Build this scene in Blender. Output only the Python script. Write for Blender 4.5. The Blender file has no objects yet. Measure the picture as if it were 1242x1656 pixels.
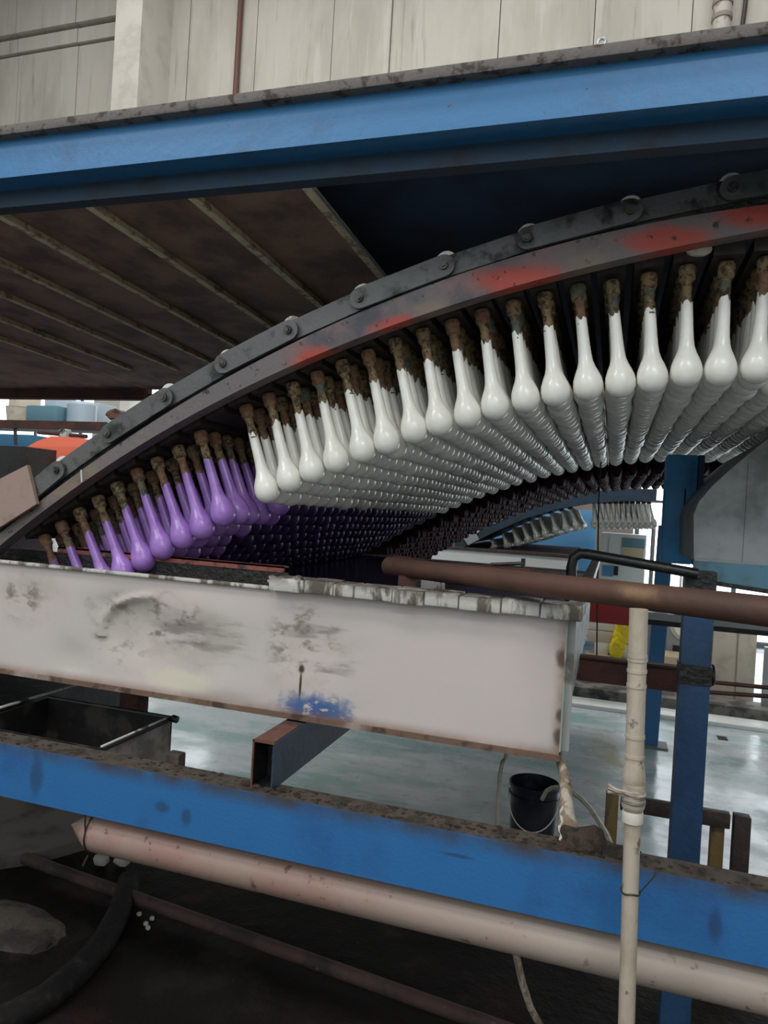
import bpy, bmesh, math, random
from mathutils import Vector, Matrix, noise
random.seed(7)
S = bpy.context.scene
COL = S.collection

# ------------------------------------------------------------------ camera
# solved from the vanishing points of the conveyor (X), its depth (Y) and the plumb lines (Z)
FX, CXP, CYP = 1157.506, 621.0, 828.0
EX = Vector((-3621.0, -216.0, FX)).normalized() * -1
EY = Vector((369.0, 17.0, FX)).normalized()
EZ = EX.cross(EY)
EYE = Vector((0, 0, 1.62))
def ray(px, py):
    c = Vector(((px-CXP)/FX, (py-CYP)/FX, 1.0))
    return Vector((EX.dot(c), EY.dot(c), EZ.dot(c)))
def P(px, py, Y):
    d = ray(px, py); return EYE + d*(Y/d.y)
def G(px, py, z):
    d = ray(px, py); return EYE + d*((z-EYE.z)/d.z)
cam = bpy.data.cameras.new('camera'); cam_o = bpy.data.objects.new('camera', cam); COL.objects.link(cam_o)
cam.sensor_fit = 'VERTICAL'; cam.sensor_height = 36.0; cam.lens = 36.0*FX/1656.0
cam.clip_start = 0.05; cam.clip_end = 200
right = Vector((EX.x, EY.x, EZ.x)); down = Vector((EX.y, EY.y, EZ.y)); fwd = Vector((EX.z, EY.z, EZ.z))
m3 = Matrix((right, -down, -fwd)).transposed()
cam_o.matrix_world = Matrix.Translation(EYE) @ m3.to_4x4()
S.camera = cam_o

# ------------------------------------------------------------------ light and exposure
w = bpy.data.worlds.new('overcast_sky'); S.world = w; w.use_nodes = True
bg = w.node_tree.nodes['Background']; bg.inputs[0].default_value = (0.86, 0.93, 1.0, 1); bg.inputs[1].default_value = 1.6
S.view_settings.view_transform = 'Standard'; S.view_settings.look = 'None'
S.view_settings.gamma = 1; S.view_settings.use_curve_mapping = False
S.view_settings.exposure = 0.0
def area(name, loc, size, power, rot=(0, 0, 0), col=(1, 1, 1)):
    l = bpy.data.lights.new(name, 'AREA'); l.shape = 'RECTANGLE'; l.size, l.size_y = size; l.energy = power; l.color = col
    o = bpy.data.objects.new(name, l); o.location = loc; o.rotation_euler = rot; COL.objects.link(o); return o
area('roof_light', (-2, -3.0, 11.6), (10, 2.0), 620, col=(1, .98, .95))
area('added_strip_light', (-3.4, -1.6, 5.2), (2.4, .16), 60, rot=(.5, -.4, 0))  # unseen strip light added for small highlights on the bulbs
area('added_strip_light', (1.2, -2.6, 5.2), (2.4, .16), 60, rot=(.6, .15, 0))  # second unseen strip light, also added for highlights
area('roof_light', (-3, 7.0, 11.6), (14, 2.0), 740, col=(1, .98, .95))

# ------------------------------------------------------------------ materials
MATS = {}
def mat(name, base, rough=0.6, metal=0.0, layers=(), bump=None, emit=None, alpha=None, coat=0.0, trans=0.0, rvar=None, rnd=None, spec=None):
    m = bpy.data.materials.new(name); m.use_nodes = True; MATS[name] = m
    nt = m.node_tree; N = nt.nodes; L = nt.links
    b = N['Principled BSDF']
    tc = N.new('ShaderNodeTexCoord'); co = tc.outputs['Object']
    info = None
    if rnd:
        info = N.new('ShaderNodeObjectInfo')
        cm = N.new('ShaderNodeVectorMath'); cm.operation = 'ADD'
        sc = N.new('ShaderNodeMath'); sc.operation = 'MULTIPLY'; sc.inputs[1].default_value = 37.0
        L.new(info.outputs['Random'], sc.inputs[0]); L.new(co, cm.inputs[0]); L.new(sc.outputs[0], cm.inputs[1]); co_n = cm.outputs[0]
    else: co_n = co
    def val(x): 
        v = N.new('ShaderNodeValue'); v.outputs[0].default_value = x; return v.outputs[0]
    def rng(src, a, c):
        r = N.new('ShaderNodeMapRange'); r.interpolation_type = 'SMOOTHSTEP'; r.clamp = True
        if a <= c:
            r.inputs['From Min'].default_value = a; r.inputs['From Max'].default_value = c
            r.inputs['To Min'].default_value = 0; r.inputs['To Max'].default_value = 1
        else:
            r.inputs['From Min'].default_value = c; r.inputs['From Max'].default_value = a
            r.inputs['To Min'].default_value = 1; r.inputs['To Max'].default_value = 0
        L.new(src, r.inputs['Value']); return r.outputs['Result']
    def noi(scale, stretch=(1, 1, 1), detail=4, dist=0.0, seed=0):
        mp = N.new('ShaderNodeMapping'); mp.inputs['Scale'].default_value = stretch; mp.inputs['Location'].default_value = (seed*3.1, seed*1.7, seed*5.3)
        L.new(co_n, mp.inputs['Vector'])
        n = N.new('ShaderNodeTexNoise'); n.inputs['Scale'].default_value = scale; n.inputs['Detail'].default_value = detail
        n.inputs['Roughness'].default_value = 0.6; n.inputs['Distortion'].default_value = dist
        L.new(mp.outputs[0], n.inputs['Vector']); return n.outputs['Fac']
    def mul(a, c, op='MULTIPLY'):
        q = N.new('ShaderNodeMath'); q.operation = op; L.new(a, q.inputs[0])
        if isinstance(c, (int, float)): q.inputs[1].default_value = c
        else: L.new(c, q.inputs[1])
        return q.outputs[0]
    sx = None
    def comp(ax):
        nonlocal sx
        if sx is None:
            sx = N.new('ShaderNodeSeparateXYZ'); L.new(co, sx.inputs[0])
        return sx.outputs['xyz'.index(ax)]
    def spot(c, r, wob=0.5, wscale=18):
        mp = N.new('ShaderNodeVectorMath'); mp.operation = 'SUBTRACT'; L.new(co, mp.inputs[0]); mp.inputs[1].default_value = c
        dv = N.new('ShaderNodeVectorMath'); dv.operation = 'DIVIDE'; L.new(mp.outputs[0], dv.inputs[0]); dv.inputs[1].default_value = r
        ln = N.new('ShaderNodeVectorMath'); ln.operation = 'LENGTH'; L.new(dv.outputs[0], ln.inputs[0])
        nz = noi(wscale, seed=c[0]*2+c[2])
        d = mul(ln.outputs['Value'], mul(mul(nz, wob*2), 1.0-wob, 'ADD'))
        return rng(d, 1.0, 0.35)
    cur = None
    col0 = N.new('ShaderNodeRGB'); col0.outputs[0].default_value = (*base, 1); cur = col0.outputs[0]
    for ly in layers:
        f = None
        for mk in ly['m']:
            if mk[0] == 'n':
                v = rng(noi(mk[1], mk[4] if len(mk) > 4 else (1, 1, 1), seed=mk[5] if len(mk) > 5 else 0), mk[2], mk[3])
            elif mk[0] == 'g': v = rng(comp(mk[1]), mk[2], mk[3])
            elif mk[0] == 's':
                v = None
                for sp in mk[1]:
                    s_ = spot(*sp); v = s_ if v is None else mul(v, s_, 'MAXIMUM')
            elif mk[0] == 'r':
                v = rng(info.outputs['Random'], mk[1], mk[2])
            elif mk[0] == 'w':   # regular bands along an axis
                wv = N.new('ShaderNodeTexWave'); wv.bands_direction = mk[1].upper(); wv.inputs['Scale'].default_value = mk[2]; wv.inputs['Distortion'].default_value = mk[3]
                L.new(co_n, wv.inputs['Vector']); v = rng(wv.outputs['Fac'], mk[4], mk[5])
            f = v if f is None else mul(f, v)
        if 'f' in ly: f = mul(f, ly['f'])
        mx = N.new('ShaderNodeMix'); mx.data_type = 'RGBA'; L.new(f, mx.inputs['Factor']); L.new(cur, mx.inputs['A']); mx.inputs['B'].default_value = (*ly['c'], 1)
        cur = mx.outputs['Result']
    L.new(cur, b.inputs['Base Color'])
    b.inputs['Roughness'].default_value = rough; b.inputs['Metallic'].default_value = metal
    if spec is not None: b.inputs['Specular IOR Level'].default_value = spec
    if rvar:
        v = rng(noi(rvar[0], rvar[3] if len(rvar) > 3 else (1, 1, 1), seed=3), 0.3, 0.7)
        r = N.new('ShaderNodeMapRange'); L.new(v, r.inputs['Value']); r.inputs['To Min'].default_value = rvar[1]; r.inputs['To Max'].default_value = rvar[2]
        L.new(r.outputs['Result'], b.inputs['Roughness'])
    if bump:
        bp = N.new('ShaderNodeBump'); bp.inputs['Strength'].default_value = bump[1]; bp.inputs['Distance'].default_value = bump[2] if len(bump) > 2 else 0.01
        L.new(noi(bump[0], bump[3] if len(bump) > 3 else (1, 1, 1), detail=6, seed=1), bp.inputs['Height']); L.new(bp.outputs[0], b.inputs['Normal'])
    if emit: b.inputs['Emission Color'].default_value = (*emit[0], 1); b.inputs['Emission Strength'].default_value = emit[1]
    if alpha is not None: b.inputs['Alpha'].default_value = alpha
    if coat: b.inputs['Coat Weight'].default_value = coat; b.inputs['Coat Roughness'].default_value = 0.12
    if trans: b.inputs['Transmission Weight'].default_value = trans
    return m

# ------------------------------------------------------------------ mesh helpers
class MB:
    def __init__(s): s.b = bmesh.new()
    def box(s, x0, x1, y0, y1, z0, z1, bev=0.0):
        r = bmesh.ops.create_cube(s.b, size=1.0)
        vs = r['verts']
        for v in vs: v.co = Vector((x0+(v.co.x+.5)*(x1-x0), y0+(v.co.y+.5)*(y1-y0), z0+(v.co.z+.5)*(z1-z0)))
        if bev:
            es = list({e for v in vs for e in v.link_edges})
            bmesh.ops.bevel(s.b, geom=es, offset=bev, segments=2, affect='EDGES', profile=0.5)
        return s
    def hexa(s, pts):   # 8 corners: bottom loop 4, top loop 4
        v = [s.b.verts.new(p) for p in pts]
        for f in ((3, 2, 1, 0), (4, 5, 6, 7), (0, 1, 5, 4), (1, 2, 6, 5), (2, 3, 7, 6), (3, 0, 4, 7)): s.b.faces.new([v[i] for i in f])
        return s
    def bar(s, p0, p1, wd, ht, up=(0, 0, 1)):   # rectangular bar between two points
        p0 = Vector(p0); p1 = Vector(p1); d = (p1-p0).normalized(); up = Vector(up)
        sd = d.cross(up).normalized(); u = sd.cross(d).normalized()
        o = []
        for p in (p0, p1):
            o.append([p - sd*wd/2 - u*ht/2, p + sd*wd/2 - u*ht/2, p + sd*wd/2 + u*ht/2, p - sd*wd/2 + u*ht/2])
        return s.hexa(o[0] + o[1])
    def prism(s, pts, ext):   # planar polygon pushed along ext
        ext = Vector(ext); a = [s.b.verts.new(p) for p in pts]; c = [s.b.verts.new(Vector(p)+ext) for p in pts]
        s.b.faces.new(a[::-1]); s.b.faces.new(c)
        n = len(pts)
        for i in range(n): s.b.faces.new([a[i], a[(i+1) % n], c[(i+1) % n], c[i]])
        return s
    def tube(s, pts, r, n=12, cap=True, wob=0.0):
        pts = [Vector(p) for p in pts]; m = len(pts)
        rs = r if isinstance(r, (list, tuple)) else [r]*m
        rings = []; ref = None
        for i, p in enumerate(pts):
            d = (pts[min(i+1, m-1)] - pts[max(i-1, 0)])
            if d.length < 1e-9: d = (pts[min(i+2, m-1)] - pts[max(i-2, 0)])
            d.normalize()
            if ref is None: ref = Vector((0, 0, 1)) if abs(d.z) < .9 else Vector((1, 0, 0))
            a = d.cross(ref).normalized(); c = a.cross(d).normalized(); ref = c
            ring = []
            for k in range(n):
                t = 2*math.pi*k/n; q = p + (a*math.cos(t) + c*math.sin(t))*rs[i]
                if wob: q = p + (q-p)*(1 + wob*noise.noise(q*60))
                ring.append(s.b.verts.new(q))
            rings.append(ring)
        for i in range(m-1):
            for k in range(n): s.b.faces.new([rings[i][k], rings[i][(k+1) % n], rings[i+1][(k+1) % n], rings[i+1][k]])
        if cap:
            s.b.faces.new(rings[0][::-1]); s.b.faces.new(rings[-1])
        return s
    def pipe(s, p0, p1, r, n=20): return s.tube([p0, p1], r, n)
    def lathe(s, prof, o=(0, 0, 0), n=24, jag=None):   # (r, z) going up or down the Z axis
        o = Vector(o); rings = []
        for i, (r, z) in enumerate(prof):
            if r < 1e-6: rings.append([s.b.verts.new(o + Vector((0, 0, z)))]); continue
            ring = []
            for k in range(n):
                t = 2*math.pi*k/n; dz = 0
                if jag and i == jag[0]: dz = jag[1]*noise.noise(Vector((math.cos(t)*1.6, math.sin(t)*1.6, jag[2])))
                ring.append(s.b.verts.new(o + Vector((r*math.cos(t), r*math.sin(t), z+dz))))
            rings.append(ring)
        for a, c in zip(rings, rings[1:]):
            if len(a) == 1 and len(c) == 1: continue
            for k in range(n):
                k2 = (k+1) % n
                if len(a) == 1: f = [a[0], c[k2], c[k]]
                elif len(c) == 1: f = [a[k], a[k2], c[0]]
                else: f = [a[k], a[k2], c[k2], c[k]]
                s.b.faces.new(f)
        return s
    def blob(s, c, r, seed=0, amp=.25, sub=2):
        q = bmesh.ops.create_icosphere(s.b, subdivisions=sub, radius=1.0)
        c = Vector(c); r = Vector(r) if not isinstance(r, (int, float)) else Vector((r, r, r))
        for v in q['verts']:
            k = 1 + amp*noise.noise(v.co*1.7 + Vector((seed*9.1, seed*3.3, seed)))
            v.co = c + Vector((v.co.x*r.x*k, v.co.y*r.y*k, v.co.z*r.z*k))
        return s
    def xf(s, M): 
        bmesh.ops.transform(s.b, matrix=M, verts=s.b.verts); return s
WL = {}   # world location of every thing
def mesh(name, mb, material, off=(0, 0, 0), smooth=True, ang=35):
    if any(off): bmesh.ops.translate(mb.b, vec=-Vector(off), verts=mb.b.verts)
    bmesh.ops.recalc_face_normals(mb.b, faces=mb.b.faces)
    me = bpy.data.meshes.new(name); mb.b.to_mesh(me); mb.b.free()
    if material: me.materials.append(MATS[material] if isinstance(material, str) else material)
    if smooth:
        me.shade_smooth(); me.set_sharp_from_angle(angle=math.radians(ang))
    return me
def tag(o, label=None, cat=None, group=None, kind=None):
    if label: o['label'] = label
    if cat: o['category'] = cat
    if group: o['group'] = group
    if kind: o['kind'] = kind
    return o
def thing(name, label, cat, loc, group=None):
    o = bpy.data.objects.new(name, None); COL.objects.link(o); o.location = loc; o.empty_display_size = 0.05
    WL[o.name] = Vector(loc); return tag(o, label, cat, group)
def part(name, mb, material, parent, label=None, kind=None, smooth=True):
    off = WL[parent.name]
    me = mesh(name, mb, material, off, smooth); o = bpy.data.objects.new(name, me); COL.objects.link(o); o.parent = parent
    WL[o.name] = off; return tag(o, label, None, None, kind)
def solo(name, mb, material, label, cat, loc, group=None, kind=None, smooth=True):
    me = mesh(name, mb, material, loc, smooth); o = bpy.data.objects.new(name, me); COL.objects.link(o); o.location = loc
    WL[o.name] = Vector(loc); return tag(o, label, cat, group, kind)
def struct(name, mb, material, loc=(0, 0, 0), smooth=False):
    return solo(name, mb, material, None, None, loc, kind='structure', smooth=smooth)
def share(name, src, parent, loc):   # another piece with the same mesh
    o = bpy.data.objects.new(name, src.data); COL.objects.link(o); o.parent = parent; o.location = loc; return o

# ------------------------------------------------------------------ palette
BLUE = (0.027, 0.155, 0.34); RUST = (0.10, 0.045, 0.028); GRIME = (0.045, 0.036, 0.03)
mat('blue_upper', BLUE, .45, layers=[dict(c=(.03, .09, .2), m=[('n', 9, .5, .75, (1, 1, 1))], f=.5), dict(c=GRIME, m=[('n', 60, .64, .72)], f=.8)], bump=(40, .15))
mat('blue_lower', (.022, .14, .36), .5, layers=[dict(c=(.02, .08, .25), m=[('n', 6, .45, .75)], f=.6),
    dict(c=(.055, .042, .03), m=[('n', 10, .15, .75, (1, 1, .5)), ('g', 'z', .095, .138)], f=1),
    dict(c=(.02, .02, .03), m=[('s', [((1.73, 0, .09), (.05, .2, .006)), ((1.07, 0, .05), (.02, .2, .03)), ((1.00, 0, .06), (.03, .2, .02)), ((.62, 0, .07), (.03, .2, .07)), ((2.23, 0, .06), (.018, .2, .04))])], f=.5),
    dict(c=(.3, .4, .6), m=[('n', 70, .72, .76)], f=.7)], bump=(120, .25, .004))
mat('beam_dirt', (.075, .058, .045), .85, layers=[dict(c=(.03, .025, .02), m=[('n', 25, .4, .65)]), dict(c=(.14, .12, .1), m=[('n', 90, .6, .7)], f=.6)], bump=(70, .6, .01))
mat('flange_dirt', (.13, .115, .105), .8, layers=[dict(c=(.05, .035, .028), m=[('n', 35, .5, .62)]), dict(c=(.16, .07, .04), m=[('n', 50, .64, .7)], f=.6)], bump=(70, .5, .008))
mat('blue_dark', (.03, .085, .17), .6, layers=[dict(c=GRIME, m=[('n', 8, .45, .7)], f=.6)], bump=(40, .2))
mat('bar_blue', (.012, .04, .075), .6, layers=[dict(c=(.02, .015, .012), m=[('n', 8, .45, .7)], f=.7)], bump=(40, .2))
mat('navy', (.06, .10, .18), .6, layers=[dict(c=(.03, .03, .035), m=[('n', 4, .4, .7)], f=.6)], bump=(25, .2))
mat('deck_brown', (.36, .22, .16), .75, layers=[dict(c=(.17, .11, .09), m=[('n', 5, .4, .65)]), dict(c=(.22, .16, .1), m=[('n', 60, .62, .72)], f=.5)], bump=(50, .4, .006))
mat('deck_rib', (.78, .66, .44), .8, layers=[dict(c=(.34, .25, .17), m=[('n', 25, .48, .65)]), dict(c=(.5, .44, .33), m=[('n', 50, .6, .7)], f=.6)], bump=(60, .5, .006))
mat('chain_grey', (.125, .127, .125), .55, .35, layers=[dict(c=(.02, .02, .02), m=[('n', 14, .5, .68)]), dict(c=(.03, .05, .04), m=[('n', 6, .55, .7)], f=.6), dict(c=(.16, .15, .15), m=[('n', 90, .66, .72)], f=.5)], bump=(80, .4, .004), rnd=True)
mat('pin_grey', (.11, .10, .09), .5, .5, layers=[dict(c=(.04, .03, .025), m=[('n', 40, .45, .6)])], bump=(90, .3, .003))
mat('roller', (.78, .75, .70), .45, layers=[dict(c=(.12, .08, .06), m=[('n', 30, .5, .65)], f=.8)])
mat('rail_paint', (.16, .14, .14), .6, .15, layers=[
    dict(c=(.20, .12, .115), m=[('n', 3.0, .4, .62)], f=.8),
    dict(c=(.05, .06, .075), m=[('n', 4.5, .5, .7, (1, 1, 1), 4)], f=.9),
    dict(c=(.42, .055, .03), m=[('s', [((1.84, 0, .83), (.13, .3, .042)), ((2.03, 0, .875), (.13, .3, .042)), ((1.52, 0, .755), (.15, .3, .045), .5), ((1.24, 0, .65), (.09, .3, .04)), ((1.02, 0, .57), (.1, .3, .05))])], f=.85),
    dict(c=(.21, .16, .11), m=[('s', [((1.31, 0, .69), (.06, .3, .03)), ((1.67, 0, .79), (.07, .3, .03)), ((.3, 0, .22), (.2, .3, .1))])], f=.7),
    dict(c=(.02, .018, .018), m=[('n', 40, .6, .7)], f=.9), dict(c=(.3, .28, .28), m=[('n', 110, .68, .73)], f=.5)], bump=(60, .4, .005))
mat('rubber', (.010, .009, .009), .75, layers=[dict(c=(.03, .025, .02), m=[('n', 20, .5, .7)])], bump=(40, .5, .006), spec=.2)
mat('grease_shade_black', (.012, .011, .011), .35, layers=[dict(c=(.04, .035, .03), m=[('n', 30, .55, .7)])], bump=(60, .7, .008))  # black for greasy parts and for the shade inside the box tube
mat('cross_bar', (.022, .018, .015), .6, layers=[dict(c=(.06, .04, .03), m=[('n', 30, .5, .7)])], bump=(40, .4, .005))
mat('crust', (.22, .15, .07), .7, layers=[dict(c=(.05, .028, .018), m=[('n', 70, .45, .6)]), dict(c=(.34, .27, .16), m=[('n', 90, .58, .68)], f=.8), dict(c=(.2, .09, .055), m=[('r', .7, .75)], f=.6), dict(c=(.07, .11, .085), m=[('r', .2, .12), ('n', 30, .4, .6)], f=.9)], bump=(160, .8, .004), rnd=True)
mat('white_latex', (.90, .885, .81), .24, layers=[dict(c=(.80, .78, .68), m=[('n', 25, .4, .7)], f=.6)], bump=(55, .12, .004), rnd=True, coat=.12)
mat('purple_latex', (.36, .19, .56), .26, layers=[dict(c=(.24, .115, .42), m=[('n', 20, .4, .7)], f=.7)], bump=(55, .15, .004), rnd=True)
mat('shaded_purple_latex', (.055, .028, .12), .45, layers=[dict(c=(.025, .014, .055), m=[('n', 12, .4, .7)], f=.8)], bump=(55, .15, .004), rnd=True, spec=.25)  # purple latex darkened for the deep ranks, shade put into the colour
mat('maroon_latex', (.030, .004, .012), .5, layers=[dict(c=(.02, .008, .015), m=[('n', 20, .4, .7)])], bump=(50, .3, .006), rnd=True, spec=.08)
mat('glass_form', (.55, .57, .52), .12, layers=[dict(c=(.2, .2, .17), m=[('n', 20, .45, .65)], f=.7)], trans=.45, bump=(50, .3, .005))
TB = Vector((-2.0, 1.7, 1.06))
def T_(x, z): return (x-TB.x, 0, z-TB.z)
mat('trough_white', (.56, .49, .465), .32, layers=[
    dict(c=(.50, .48, .44), m=[('n', 3, .42, .7)], f=.7),
    dict(c=(.17, .14, .10), m=[('n', 14, .5, .64, (1, 1, 1.6)), ('s', [(T_(-1.30, 1.24), (.13, .3, .13)), (T_(-1.19, 1.27), (.28, .3, .10)), (T_(-1.66, 1.30), (.10, .3, .09)), (T_(-.74, 1.26), (.13, .3, .13), .4)])], f=.9),
    dict(c=(.12, .10, .09), m=[('n', 9, .5, .64, (.5, 1, 2.6), 5), ('s', [(T_(-1.05, 1.25), (.25, .3, .09)), (T_(-.7, 1.24), (.14, .3, .12))])], f=.6),
    dict(c=(.36, .32, .27), m=[('n', 6, .4, .62, (1, 1, 1.4), 8), ('s', [(T_(-1.15, 1.25), (.35, .3, .13), .6, 9), (T_(-1.62, 1.29), (.16, .3, .11), .6, 9), (T_(-.7, 1.22), (.2, .3, .13), .6, 9)])], f=.55),
    dict(c=(.66, .62, .48), m=[('s', [(T_(-1.1, 1.12), (.16, .3, .04))])], f=.7),
    dict(c=(.03, .10, .27), m=[('n', 30, .34, .46, (1, 1, 2.2)), ('s', [(T_(-.70, 1.095), (.15, .3, .055), .7, 30)])], f=.95),
    dict(c=(.05, .03, .02), m=[('s', [(T_(-.742, 1.155), (.005, .3, .05), .2), (T_(-.742, 1.195), (.012, .3, .016), .3)])]),
    dict(c=(.20, .10, .055), m=[('n', 6, .1, .6, (1, 1, .4)), ('g', 'z', .045, .006)], f=.9),
    dict(c=(.27, .18, .12), m=[('n', 12, .2, .6), ('g', 'x', 1.885, 1.915)], f=.85),
    dict(c=(.08, .045, .03), m=[('s', [(T_(-.09, 1.30), (.02, .3, .03)), (T_(-.087, 1.17), (.016, .3, .02)), (T_(-.087, 1.12), (.02, .3, .03))])], f=.9)],
    bump=(30, .06, .01), coat=.15)
mat('trough_grey', (.34, .36, .34), .5, layers=[dict(c=(.1, .08, .06), m=[('n', 10, .5, .65)], f=.8)], bump=(30, .2))
mat('lip_white', (.52, .50, .46), .45, layers=[dict(c=(.09, .075, .05), m=[('n', 16, .47, .6, (1.6, 1, .5))], f=.95), dict(c=(.05, .04, .03), m=[('g', 'z', .345, .375), ('n', 20, .3, .5)], f=.9)], bump=(50, .4, .006), rnd=False)
mat('rust', (.13, .052, .032), .75, layers=[dict(c=(.05, .025, .02), m=[('n', 15, .45, .65)]), dict(c=(.2, .11, .07), m=[('n', 60, .6, .7)], f=.6)], bump=(60, .4, .005))
mat('rust_edge', (.15, .09, .06), .7, layers=[dict(c=(.42, .36, .32), m=[('n', 4, .5, .66)], f=.7), dict(c=(.06, .035, .025), m=[('n', 18, .5, .64)])], bump=(60, .4, .005))
mat('rod_rust', (.075, .042, .033), .8, layers=[dict(c=(.03, .02, .018), m=[('n', 6, .45, .65)]), dict(c=(.14, .11, .09), m=[('n', 40, .62, .7)], f=.6)], bump=(60, .4, .005))
mat('red_strip', (.24, .07, .055), .6, layers=[dict(c=(.05, .03, .028), m=[('n', 22, .5, .62)]), ], bump=(60, .4, .005))
mat('pipe_brown', (.098, .046, .032), .55, layers=[dict(c=(.075, .04, .028), m=[('n', 7, .45, .65)]), dict(c=(.06, .03, .022), m=[('g', 'x', .5, 1.0)], f=.5), dict(c=(.33, .21, .11), m=[('s', [((.67, -.45, .03), (.07, .12, .025))])], f=.8)], bump=(80, .25, .004))
mat('pvc', (.48, .42, .335), .45, layers=[dict(c=(.16, .12, .09), m=[('n', 9, .55, .7, (1, 1, .35), 3)], f=.6), dict(c=(.33, .27, .19), m=[('n', 14, .45, .7, (1, 1, .5))], f=.8), dict(c=(.09, .06, .045), m=[('n', 35, .62, .7)], f=.8), dict(c=(.3, .32, .25), m=[('g', 'z', .25, .0)], f=.3)], bump=(60, .2, .004))
mat('pvc_white', (.56, .53, .46), .5, layers=[dict(c=(.25, .2, .15), m=[('n', 30, .55, .68)], f=.7)], bump=(60, .2, .004))
mat('tape', (.40, .35, .28), .6, layers=[dict(c=(.12, .09, .07), m=[('n', 40, .48, .62, (.3, .3, 4))])], bump=(60, .6, .004, (.3, .3, 4)))
mat('wire', (.05, .045, .04), .5, .5)
mat('pink_pipe', (.32, .23, .185), .5, layers=[dict(c=(.31, .18, .15), m=[('n', 5, .45, .65)], f=.8), dict(c=(.42, .37, .32), m=[('g', 'x', .6, 1.4)], f=.7), dict(c=(.12, .07, .05), m=[('n', 40, .6, .68), ('n', 5, .45, .6)], f=.9), dict(c=(.2, .12, .09), m=[('g', 'z', .03, .052)], f=.5)], bump=(50, .2, .004))
mat('black_plastic', (.012, .012, .014), .35, layers=[dict(c=(.04, .038, .036), m=[('n', 20, .55, .7)], f=.6)], bump=(40, .1))
mat('tray_dark', (.014, .013, .013), .45, layers=[dict(c=(.06, .052, .045), m=[('n', 10, .5, .65)], f=.8)], bump=(40, .2))
mat('tray_dusty', (.33, .29, .25), .75, layers=[dict(c=(.18, .16, .14), m=[('n', 14, .45, .65)])], bump=(40, .3))
mat('rim_pale', (.6, .59, .56), .4, layers=[dict(c=(.04, .04, .04), m=[('n', 18, .5, .6)])])
mat('dark_liquid', (.012, .009, .014), .12, layers=[dict(c=(.3, .3, .33), m=[('n', 7, .6, .68, (.5, 2, 1))], f=.5)], bump=(25, .4, .01))  # paler streaks painted in for gloss on the liquid
mat('purple_liquid', (.035, .015, .075), .2, bump=(14, .3, .01))
mat('bucket_black', (.010, .011, .018), .3, layers=[dict(c=(.03, .03, .04), m=[('n', 15, .5, .7)])])
mat('wire_white', (.7, .7, .68), .4)
mat('hose_pale', (.48, .45, .37), .5, layers=[dict(c=(.2, .17, .12), m=[('n', 25, .5, .65)], f=.7)])
mat('hose_brown', (.22, .16, .11), .7, layers=[dict(c=(.42, .37, .31), m=[('n', 30, .5, .62, (1, 1, .4))]), dict(c=(.08, .05, .035), m=[('n', 50, .58, .66)], f=.8)], bump=(70, .5, .006))
mat('soil', (.06, .04, .03), .95, layers=[dict(c=(.025, .02, .016), m=[('n', 30, .45, .6)])], bump=(60, .9, .02))
mat('wood_yellow', (.22, .145, .05), .6, layers=[dict(c=(.05, .035, .025), m=[('n', 12, .42, .58, (1, 1, .3))])], bump=(40, .3))
mat('wood_dark', (.04, .03, .026), .65, layers=[dict(c=(.08, .05, .04), m=[('n', 20, .5, .65)])], bump=(40, .3))
mat('post_blue', (.022, .07, .16), .5, layers=[dict(c=(.012, .025, .05), m=[('n', 7, .45, .7)], f=.6), dict(c=(.06, .06, .06), m=[('n', 60, .68, .73)], f=.6)], bump=(50, .2))
mat('tube_blue', (.028, .045, .085), .5, layers=[dict(c=(.012, .02, .04), m=[('n', 9, .45, .7)], f=.7), dict(c=(.09, .05, .035), m=[('n', 30, .6, .7)], f=.7)], bump=(50, .2))
mat('post_far', (.05, .19, .42), .5, bump=(50, .1))
mat('hanger_blue', (.07, .34, .70), .45, layers=[dict(c=(.02, .06, .14), m=[('n', 7, .5, .7)], f=.5)], bump=(50, .1))
mat('hood_grey', (.32, .34, .345), .5, .2, layers=[dict(c=(.17, .185, .18), m=[('n', 5, .42, .65)]), dict(c=(.3, .31, .31), m=[('n', 40, .66, .74)], f=.4)], bump=(20, .2))
mat('hood_blue', (.10, .25, .33), .5, layers=[dict(c=(.1, .11, .11), m=[('n', 7, .45, .6)], f=.7)], bump=(30, .2))
mat('ibeam', (.085, .028, .020), .65, layers=[dict(c=(.04, .018, .015), m=[('n', 8, .45, .65)])], bump=(50, .3))
mat('black_pipe', (.016, .015, .015), .35, layers=[dict(c=(.06, .05, .03), m=[('n', 12, .56, .68)], f=.6)], bump=(40, .2))
mat('concrete', (.475, .445, .395), .85, layers=[dict(c=(.37, .345, .30), m=[('n', 1.3, .4, .68, (1, 1, .3))], f=.9), dict(c=(.26, .235, .2), m=[('n', 5, .58, .72, (1.5, 1, .12))], f=.6), dict(c=(.55, .53, .48), m=[('n', 3, .55, .7, (2, 1, .15), 6)], f=.5)], bump=(12, .2, .02))
mat('joint', (.25, .21, .18), .9, bump=(12, .2))
mat('pillar', (.53, .505, .455), .85, layers=[dict(c=(.40, .37, .33), m=[('n', 2.2, .45, .7)], f=.7)], bump=(14, .2, .02))
mat('wall_pipe', (.11, .045, .035), .6)
mat('drain_grey', (.42, .385, .34), .6, layers=[dict(c=(.2, .16, .13), m=[('n', 8, .5, .65)])])
mat('floor_wet', (.47, .53, .56), .3, layers=[dict(c=(.23, .38, .38), m=[('n', 1.6, .45, .62, (.6, 1.6, 1))], f=.9), dict(c=(.62, .65, .68), m=[('n', 2.4, .5, .66, (.5, 1.8, 1), 2)], f=.8), dict(c=(.27, .30, .31), m=[('n', 9, .55, .7)], f=.6)], bump=(9, .12, .01), rvar=(3, .12, .42))
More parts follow.
